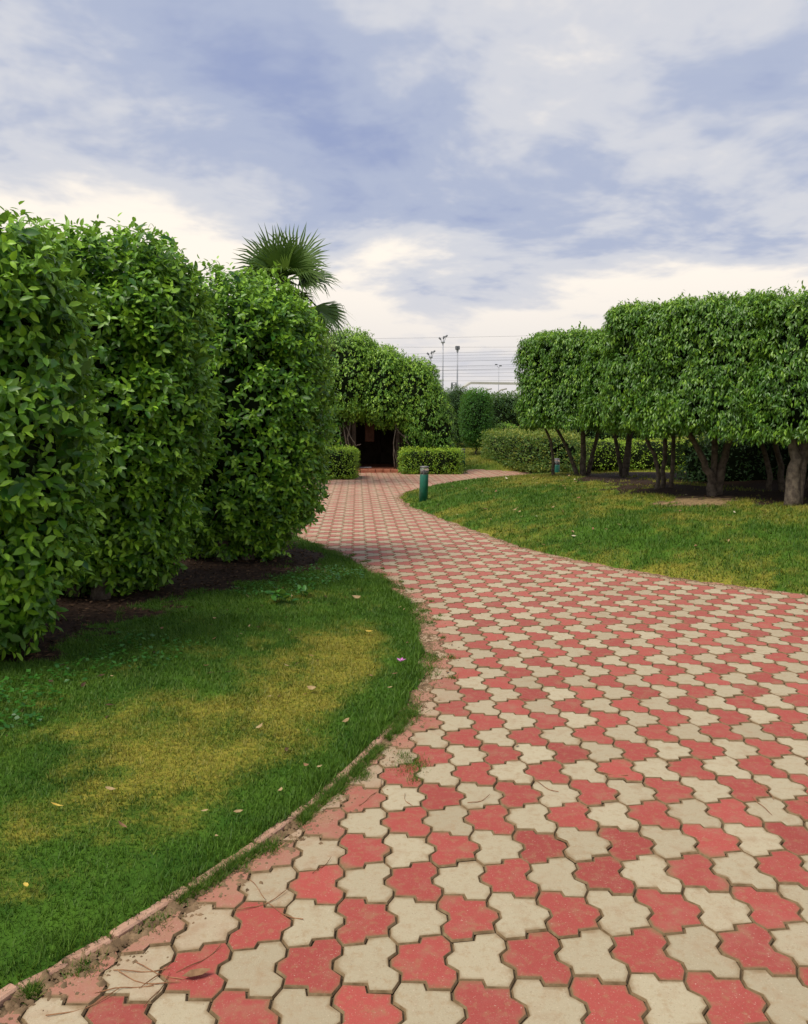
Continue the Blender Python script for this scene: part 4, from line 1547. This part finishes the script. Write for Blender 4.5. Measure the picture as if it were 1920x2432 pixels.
def fan(pdir, plen, rad, nrm, spread, seed, tone, dry=False, droop=.25):
    g = np.random.default_rng(seed)
    pd = np.array(pdir, float)
    rad, plen = rad * 1.04, plen * 1.0
    pd /= np.linalg.norm(pd)
    nn = np.array(nrm, float)
    nn -= nn @ pd * pd
    nn /= np.linalg.norm(nn)
    sd = np.cross(nn, pd)
    h0 = np.array(HUB)
    base = h0 + pd * plen - np.array([0, 0, .12]) * plen
    mbp = MB()
    mbp.tube([tuple(h0), tuple(h0 + pd * plen * .5 + np.array([0, 0, .03])), tuple(base)], [.03, .022, .016], 6)
    root_leaf = obj('frond', mbp.mesh('petiole'), M_straw if dry else M_palm, palm)
    ns = 34
    V, F, tn = [], [], []
    A = np.linspace(-spread, spread, ns + 1)
    V.append(base)
    tn.append(tone)
    for i, a in enumerate(A):
        ri = rad * (.36 + .05 * math.cos(a))
        p = base + (pd * math.cos(a) + sd * math.sin(a)) * ri + nn * (.022 * (1 if i % 2 else -1) - .12 * ri * math.cos(a) * 0)
        p = p + nn * (.55 * abs(math.sin(a * .9)) * ri) + np.array([0, 0, -droop * .25 * ri])
        V.append(p)
        tn.append(tone)
    for i in range(ns):
        F.append((0, 1 + i, 2 + i))
        a = (A[i] + A[i + 1]) / 2 + g.normal(0, .015)
        rt = rad * g.uniform(.88, 1.05) * (1 - .12 * abs(a) / spread)
        dv = pd * math.cos(a) + sd * math.sin(a)
        fold = .55 * abs(math.sin(a * .9))
        mid = base + dv * rad * .68 + nn * (fold * rad * .55) + np.array([0, 0, -droop * .35 * rad * .7]) + g.normal(0, .012, 3)
        tip = base + dv * rt + nn * (fold * rad * .6) + np.array([0, 0, -droop * rad * g.uniform(.5, 1.15)]) + g.normal(0, .035, 3)
        wv = sd * math.cos(a) - pd * math.sin(a)
        hw = rad * spread / ns * .34
        k = len(V)
        V += [mid - wv * hw, mid + wv * hw, tip]
        tn += [tone, tone, min(1, tone + .1)]
        F += [(1 + i, k, 2 + i), (2 + i, k, k + 1), (k, k + 2, k + 1)]
    me = np_mesh('blade', np.array(V), np.array(F), {'tone': np.clip(np.array(tn) + g.normal(0, .05, len(tn)), 0, 1)})
    obj('blade', me, M_straw if dry else M_palm, root_leaf)


fans = [((-.55, -.15, .80), .45, 1.12, (.1, -1, .35), 1.75, .45, False, .10), ((.50, -.1, .85), .50, 1.15, (-.1, -1, .35), 1.75, .55, False, .10),
        ((-.95, -.1, .22), .40, 1.05, (.1, -.9, .6), 1.6, .30, False, .3), ((.85, -.15, .30), .40, .95, (-.1, -.8, .6), 1.5, .5, False, .25),
        ((-.25, -.95, .25), .40, .95, (0, -.5, .9), 1.7, .6, False, .3), ((.25, -.9, .05), .45, .90, (.1, -.6, .85), 1.6, .45, False, .4),
        ((.0, .5, .85), .45, 1.1, (0, -1, .3), 1.7, .2, False, .1), ((-.7, .5, .5), .45, 1.1, (.3, -.9, .4), 1.6, .2, False, .25),
        ((.75, .5, .4), .45, 1.1, (-.3, -.9, .4), 1.6, .25, False, .25), ((-.8, -.5, -.25), .45, .95, (0, -.7, .8), 1.5, .3, False, .5),
        ((.80, -.25, -.75), .85, .98, (.45, -.75, .6), 1.35, .55, False, .45), ((.90, -.1, -.55), 1.05, .90, (.5, -.6, .7), 1.3, .4, False, .6),
        ((.45, -.3, -.95), .55, .85, (.6, -.7, .3), 1.2, .2, True, .6), ((-.4, -.3, -.95), .55, .85, (-.6, -.7, .3), 1.2, .2, True, .6),
        ((.75, .1, -.95), .95, .85, (.6, -.6, .4), 1.1, .2, True, .7), ((.1, -.5, -.95), .5, .8, (0, -.9, .2), 1.2, .2, True, .5), ((-.9, .2, -.6), .6, .9, (-.4, -.6, .6), 1.3, .2, False, .6),
        ((-.1, -.45, .9), .40, .95, (0, -1, .2), 1.6, .4, False, .12), ((.25, -.75, .55), .42, .9, (0, -.7, .7), 1.6, .5, False, .2), ((-.55, -.7, .4), .42, .9, (.2, -.7, .7), 1.6, .35, False, .25),
        ((.62, -.6, -.1), .5, .85, (.2, -.6, .8), 1.5, .4, False, .4), ((-.6, -.6, .02), .45, .9, (0, -.6, .8), 1.5, .25, False, .4), ((.3, -.6, -.55), .5, .8, (.2, -.8, .5), 1.4, .3, False, .6)]
for i, (pd, plen, rad, nrm, spr, tone, dry, dro) in enumerate(fans):
    fan(pd, plen, rad, nrm, spr, 300 + i, tone, dry, dro)

# ------------------------------------------------------------------ bollard lamps
m, t, out = new_mat('green_paint')
pos = t.add('ShaderNodeNewGeometry').outputs['Position']
n = t.noise(pos, 7, 4, .6)
principled(t, out, t.mix(t.maprange(n, .35, .75), (0.004, 0.085, 0.05), (0.010, 0.13, 0.08)), 0.4, 0.5, 0, bump(t, t.noise(pos, 90, 3), .1, .002))
M_green = m
M_cap = simple_mat('cap_metal', (0.12, 0.11, 0.11), (0.2, 0.19, 0.19), 12, 0.5, 0.4, 0.3, 0.1, 0.002)
M_white = simple_mat('white_reflector', (0.6, 0.6, 0.6), (0.74, 0.74, 0.73), 10, 0.4, 0.4, 0, 0.1, 0.002)
m, t, out = new_mat('lens_plastic')
b = principled(t, out, (0.75, 0.75, 0.74), 0.12, 0.5)
b.inputs['Transmission Weight'].default_value = 0.85
b.inputs['IOR'].default_value = 1.2
M_lens = m


def bollard(x, y, z, lab, lean=(0, 0)):
    root = empty('bollard_lamp', (x, y, z), lab, 'bollard', 'green bollard lamps')
    root.rotation_euler = (lean[0], lean[1], 0)
    r = .084
    mb = MB(); mb.lathe([(r, -.1), (r, .54), (r - .006, .552), (.05, .556)], (0, 0, 0), 28); obj('body', mb.mesh('body', True), M_green, root)
    mb = MB(); mb.lathe([(.0775, .553), (.0775, .607), (.06, .616), (.012, .63)], (0, 0, 0), 24); obj('reflector', mb.mesh('reflector', True), M_white, root)
    mb = MB()
    mb.lathe([(.080, .556), (.080, .680)], (0, 0, 0), 28); obj('lens', mb.mesh('lens', True), M_lens, root)
    mb = MB(); mb.lathe([(.05, .680), (.086, .681), (.088, .690), (.084, .704), (.05, .712), (.01, .714)], (0, 0, 0), 28); obj('cap', mb.mesh('cap', True), M_cap, root)
    for k in range(3):
        a = 2 * math.pi * k / 3 + .35
        mb = MB(); mb.box((.0845 * math.cos(a), .0845 * math.sin(a), .617), (.006, .014, .13), a); obj('lens_rib', mb.mesh('lens_rib'), M_cap, root)
    return root


bollard(0.372, 15.6, 0.05, 'green bollard lamp at the inner corner of the path bend', (0, .035))
bollard(4.02, 21.3, -.06, 'green bollard lamp half hidden behind the mound by the reddish hedge')
bollard(2.06, 28.4, -.03, 'bollard lamp whose cap peeps over the right box hedge')

# ------------------------------------------------------------------ far away: masts, tower, wires, canopy
M_mast = simple_mat('mast_steel_hazed', (0.34, 0.35, 0.38), (0.44, 0.45, 0.48), 1, 0.6, 0.4, 0.2, 0.05, 0.002)  # grey lightened, distance haze is put into the colour
M_dark = simple_mat('lamp_housing_hazed', (0.13, 0.135, 0.15), (0.2, 0.205, 0.22), 2, 0.6, 0.3)  # housing colour lifted for the same painted haze
M_canopy = simple_mat('canopy_cream', (0.40, 0.385, 0.33), (0.50, 0.485, 0.42), .4, 0.7, 0.3)
M_wire = simple_mat('wire', (0.10, 0.10, 0.11), (0.14, 0.14, 0.15), 1, 0.6, 0.3)


def mast(x, y, top, lab, kind, r=.19):
    root = empty('floodlight_mast', (x, y, 0), lab, 'mast', 'floodlight masts in the distance')
    mb = MB(); mb.tube([(0, 0, -.2), (0, 0, top * .5), (0, 0, top - 1.6)], [r, r * .82, r * .62], 10); obj('pole', mb.mesh('pole', True), M_mast, root)
    if kind == 'y':
        mb = MB(); mb.lathe([(.25, -.15), (.42, 0), (.42, .16), (.2, .2)], (0, 0, top - 1.6), 12); obj('ring', mb.mesh('ring'), M_mast, root)
        for sx, tz, sy in ((-.62, .95, 0), (.18, 1.25, .3), (.70, 1.5, -.2)):
            mb = MB(); mb.tube([(sx * .3, sy, top - 1.5), (sx * .75, sy, top - 1.6 + tz * .6)], [.09, .07], 6); obj('arm', mb.mesh('arm'), M_mast, root)
            mb = MB()
            c = Vector((sx, sy, top - 1.6 + tz * .85))
            d = Vector((sx, 0, .55)).normalized()
            mb.tube([tuple(c - d * .34), tuple(c - d * .05), tuple(c + d * .28)], [.13, .2, .17], 8)
            obj('floodlight', mb.mesh('floodlight'), M_dark, root)
    elif kind == 'ball':
        mb = MB(); mb.lathe([(.18, -.5), (.26, -.1), (.2, 0)], (0, 0, top - 1.2), 10); obj('collar', mb.mesh('collar'), M_mast, root)
        for k in range(6):
            a = k * math.pi / 3
            c = Vector((.27 * math.cos(a), .27 * math.sin(a), top - .8))
            mb = MB(); mb.box(tuple(c), (.42, .30, .78), a, .08); obj('floodlight', mb.mesh('floodlight'), M_dark, root)
    else:
        for sx in (-.55, .35):
            mb = MB(); mb.tube([(0, 0, top - 1.7), (sx * .7, 0, top - 1.2)], [.05, .04], 6); obj('arm', mb.mesh('arm'), M_mast, root)
            mb = MB(); mb.box((sx, 0, top - 1.1 + (.15 if sx < 0 else -.1)), (.5, .3, .22), .1, .04); obj('floodlight', mb.mesh('floodlight'), M_dark, root)
    return root


mast(8.05, 170, 19.6, 'tallest floodlight mast with a splayed lamp cluster', 'y', .2)
mast(11.2, 172, 17.9, 'floodlight mast with a round lamp head right of the tallest', 'ball', .21)
mast(5.75, 176, 17.0, 'floodlight mast with splayed lamps just above the arbour foliage', 'y', .15)
mast(19.9, 172, 14.6, 'thin lone lamp mast behind the pale canopy', 'thin', .1)

tw = empty('lattice_tower', (11.6, 190, 0), 'small lattice tower beside the round headed mast', 'tower')
mb_l = [(-.55, -.55), (.55, -.55), (.55, .55), (-.55, .55)]
for lx, ly in mb_l:
    mb = MB(); mb.tube([(lx, ly, -.2), (lx, ly, 10.8)], .06, 5); obj('leg', mb.mesh('leg'), M_mast, tw)
for k in range(9):
    for i in range(4):
        a, b_ = mb_l[i], mb_l[(i + 1) % 4]
        z0 = 1.2 * k
        mb = MB()
        mb.tube([(a[0], a[1], z0), (b_[0], b_[1], z0 + 1.2)], .04, 4)
        mb.tube([(a[0], a[1], z0 + 1.2), (b_[0], b_[1], z0 + 1.2)], .04, 4)
        obj('brace', mb.mesh('brace'), M_mast, tw)
for sx in (-.5, .5):
    mb = MB(); mb.box((sx, -.62, 10.0), (.45, .2, 1.3), 0, .05); obj('antenna', mb.mesh('antenna'), M_dark, tw)

ys_l = [807.3, 828.6, 843.5, 849.5, 854.5, 858.6, 863.2, 874, 874.3, 882.6, 883, 891, 896, 906.7]
ys_r = [802.7, 828.1, 837, 843.8, 852.2, 857.5, 857.1, 868.2, 873.5, 877.3, 880.4, 886.4, 896, 905.2]
ordn = ['topmost', 'second', 'third', 'fourth', 'fifth', 'sixth', 'seventh', 'eighth', 'ninth', 'tenth', 'eleventh', 'twelfth', 'thirteenth', 'lowest']
for k, (a, b_) in enumerate(zip(ys_l, ys_r)):
    D_ = 158 + (k % 3)
    za, zb = 1.6 + (1003 - a) / 1920 * D_, 1.6 + (1003 - b_) / 1920 * D_
    xa, xb = (1000 - 960) / 1920 * D_, (1240 - 960) / 1920 * D_
    sl = (zb - za) / (xb - xa)
    mb = MB()
    pts_ = []
    for q in range(13):
        x = -70 + 180 * q / 12
        pts_.append((x, D_, za + sl * (x - xa) + 0.00022 * (x - xa) * (x - xb)))
    mb.tube(pts_, .017 if k not in (7, 9) else .024, 4)
    tag(obj('power_line', mb.mesh('power_line'), M_wire), '%s of the thin power lines crossing the pale sky' % ordn[k], 'power line', 'overhead power lines')

cn = empty('stand_canopy', (14.0, 122, 0.75), 'long pale canopy on curved posts beyond the far hedge', 'canopy')
mb = MB()
mb.add([(-5.4, -2, 5.95), (-4.2, -2.2, 6.75), (3.4, -2.2, 6.65), (5.6, -2, 5.6), (5.6, 4, 5.7), (3.4, 4, 6.9), (-4.2, 4, 7.0), (-5.4, 4, 6.1)] +
       [(-5.4, -2, 5.75), (-4.2, -2.2, 6.4), (3.4, -2.2, 6.3), (5.6, -2, 5.4), (5.6, 4, 5.5), (3.4, 4, 6.6), (-4.2, 4, 6.7), (-5.4, 4, 5.9)],
       [(0, 1, 6, 7), (1, 2, 5, 6), (2, 3, 4, 5), (15, 14, 9, 8), (14, 13, 10, 9), (13, 12, 11, 10), (0, 8, 9, 1), (1, 9, 10, 2), (2, 10, 11, 3), (3, 11, 12, 4), (4, 12, 13, 5), (5, 13, 14, 6), (6, 14, 15, 7), (7, 15, 8, 0)])
obj('roof', mb.mesh('roof'), M_canopy, cn)
mb = MB(); mb.box((11.0, 1, 6.1), (10, 5, .35), 0, .05); obj('roof', mb.mesh('roof_extension'), M_canopy, cn)
for k in range(9):
    x = -5.0 + 2.2 * k
    mb = MB(); mb.tube([(x, -1.6, -.2), (x, -1.6, 4.6), (x + .25, -1.8, 5.2), (x + .9, -2.0, 5.6), (x + 1.7, -2.0, 5.75)], .11, 6); obj('post', mb.mesh('post', True), M_canopy, cn)
for z_ in (4.4, 3.5):
    mb = MB(); mb.tube([(-5.2, -1.6, z_), (14, -1.6, z_)], .06, 5); obj('rail', mb.mesh('rail'), M_canopy, cn)

# ------------------------------------------------------------------ litter: fallen leaves, needles, a petal
M_dl = [simple_mat('dry_leaf_tan', (0.26, 0.175, 0.08), (0.40, 0.29, 0.15), 30, 0.75, 0.2, 0, .2, .002),
        simple_mat('dry_leaf_brown', (0.16, 0.085, 0.04), (0.28, 0.16, 0.08), 30, 0.75, 0.2, 0, .2, .002),
        simple_mat('dry_leaf_yellow', (0.55, 0.36, 0.05), (0.62, 0.46, 0.10), 30, 0.6, 0.3, 0, .2, .002),
        simple_mat('dry_leaf_pale', (0.40, 0.34, 0.22), (0.52, 0.46, 0.33), 30, 0.7, 0.2, 0, .2, .002)]
dl_mesh = []
for mt_i, mt in enumerate(M_dl):
    row = []
    for q in range(3):
        Tq = T_NEAR.copy()
        Tq[:, 1] *= (.42, .36, .5)[q]
        x_, y_ = Tq[:, 0].copy(), Tq[:, 1].copy()
        Tq[:, 2] = (.9, 1.4, .6)[q] * y_ ** 2 * 2.0 + (.5, .25, .8)[q] * (x_ - .5) ** 2 + .02 * np.sin(x_ * 9)
        Tq[:, 0] -= .5
        lm = np_mesh('fallen_leaf', Tq, F_NEAR, smooth=True)
        lm.materials.append(mt)
        row.append(lm)
    dl_mesh.append(row)


def fallen(x, y, size, mi, q, lab, group=None, lift=.012, tiltv=.3, z=None):
    o = bpy.data.objects.new('fallen_leaf', dl_mesh[mi][q])
    COL.objects.link(o)
    if z is None:
        z = ground(x, y)
    o.location = (x, y, z + lift)
    o.rotation_euler = (rng.normal(0, tiltv), rng.normal(0, tiltv), rng.uniform(0, 6.28))
    o.scale = (size, size, size)
    tag(o, lab, 'leaf', group)
    return o


g_ = np.random.default_rng(91)
cnt = 0
while cnt < 46:
    x, y = g_.uniform(-1.9, .05), g_.uniform(2.3, 8.3)
    s = sdist(np.array([[x, y]]), POLY_L)[0]
    if s < .05 or abs(x) > .47 * y:
        continue
    if seg_d(np.array([[x, y]]), HEDGES[0], HEDGES[2])[0] < .8:
        continue
    cnt += 1
    fallen(x, y, g_.uniform(.022, .05), int(g_.choice([0, 0, 0, 1, 1])), int(g_.integers(0, 3)), ('small dry fallen leaf scattered on the straw coloured middle of the left lawn' if cover_left(np.array([[x, y]]))[0][0] > .3 else 'small dry fallen leaf scattered on the green parts of the left lawn'),
           ('fallen leaves on the straw coloured grass' if cover_left(np.array([[x, y]]))[0][0] > .3 else 'fallen leaves on the green left lawn'), .022)
cnt = 0
while cnt < 90:
    x, y = g_.uniform(.1, 6), g_.uniform(7.4, 17)
    s = sdist(np.array([[x, y]]), POLY_R)[0]
    if s < .05 or s > 3.6 or abs(x) > .48 * y:
        continue
    cnt += 1
    fallen(x, y, g_.uniform(.05, .10), int(g_.choice([0, 0, 1, 1, 3])), int(g_.integers(0, 3)), ('dry fallen leaf on the mound close to the right edge of the path' if s < .7 else 'dry fallen leaf scattered high on the mound below the clipped trees'),
           ('fallen leaves along the right path edge' if s < .7 else 'fallen leaves on the right mound'), .03)
fallen(-.42, 6.82, .11, 0, 2, 'curled orange brown leaf standing up near the tip of the left lawn', None, .04, .6)
fallen(-1.36, 3.02, .055, 2, 0, 'single yellow leaf on the left lawn, farther of the two', None, .025)
fallen(-1.25, 2.52, .05, 2, 1, 'single yellow leaf on the left lawn, nearest the camera', None, .025)
fallen(-.60, 2.18, .085, 1, 1, 'dark curled leaf lying on a red paver at bottom left', None, .012, .1, 0)
fallen(-.25, 5.75, .075, 2, 0, 'yellow green leaf in the middle of the dry grass', None, .03)
fallen(-.52, 4.45, .07, 0, 2, 'tan leaf cluster in the centre of the left lawn', None, .03)
fallen(1.95, 7.1, .05, 1, 1, 'dark leaf lying alone on the far right pavers', None, .012, .1, 0)
fallen(.42, 9.1, .06, 1, 0, 'brown leaf lying on the pavers near the path bend', None, .012, .1, 0)
fallen(.56, 3.86, .03, 1, 0, 'tiny brown leaf on a cream paver in the foreground', None, .008, .1, 0)
for k in range(16):
    d_ = g_.uniform(cum[8], cum[15])
    p_ = along(d_)
    fallen(p_[0] + g_.uniform(.05, .28), p_[1] + g_.normal(0, .04), g_.uniform(.03, .05), int(g_.choice([1, 1, 0])), int(g_.integers(0, 3)), 'brown leaf scrap lying on the dusty pavers of the left border', 'leaf scraps on the border pavers', .008, .15, 0)

M_petal = simple_mat('pink_petal', (0.45, 0.12, 0.36), (0.6, 0.25, 0.5), 30, 0.6, 0.2)
pm = MB()
for q in range(5):
    a = q * 1.256
    pm.add([(0, 0, 0), (.02 * math.cos(a - .5), .02 * math.sin(a - .5), .014), (.034 * math.cos(a), .034 * math.sin(a), .02), (.02 * math.cos(a + .5), .02 * math.sin(a + .5), .014)], [(0, 1, 2), (0, 2, 3)])
o = obj('fallen_flower', pm.mesh('fallen_flower'), M_petal, None, (-.02, 5.1, ground(-.02, 5.1) + .03))
tag(o, 'fallen pink purple flower at the right edge of the left lawn', 'flower')

M_needle = simple_mat('dry_needle', (0.22, 0.10, 0.05), (0.34, 0.18, 0.09), 30, 0.7, 0.2)
nd_mesh = []
for q in range(4):
    mb = MB()
    bend = (.15, .35, -.25, .05)[q]
    mb.tube([((j / 6 - .5), bend * ((j / 6) - .5) ** 2 * 1.4, .006 + .010 * math.sin(j * 1.3 + q)) for j in range(7)], [.006] * 6 + [.003], 4)
    lm = mb.mesh('dry_needle')
    lm.materials.append(M_needle)
    nd_mesh.append(lm)
nspots = [(-.78, 2.16, .17), (-.74, 2.13, .2), (-.70, 2.17, .15), (-.80, 2.10, .16), (-.66, 2.12, .14), (-.46, 2.55, .2), (-.42, 2.5, .17), (-.50, 2.6, .15), (-.72, 2.22, .18),
          (-.86, 2.05, .2), (-.60, 2.24, .16), (-.15, 3.3, .15), (-.1, 3.42, .14), (0.0, 3.3, .12), (.62, 3.4, .14), (1.5, 3.25, .16), (1.6, 3.35, .18), (1.7, 3.2, .16), (.95, 3.5, .15), (.7, 4.5, .15), (-.3, 2.75, .12), (.32, 3.28, .13)]
for k, (x, y, ln) in enumerate(nspots):
    o = bpy.data.objects.new('dry_needle', nd_mesh[k % 4])
    COL.objects.link(o)
    o.location = (x + g_.normal(0, .02), y + g_.normal(0, .02), .002)
    o.rotation_euler = (0, 0, g_.uniform(0, 6.28))
    o.scale = (ln, ln, .35)
    o.scale[1] = ln
    lf = y < 2.9
    tag(o, 'long dry needle lying on the pavers at the lower left border' if lf else 'long dry needle lying across the middle of the paved path', 'needle',
        'dry needles at the lower left border' if lf else 'dry needles across the paving')
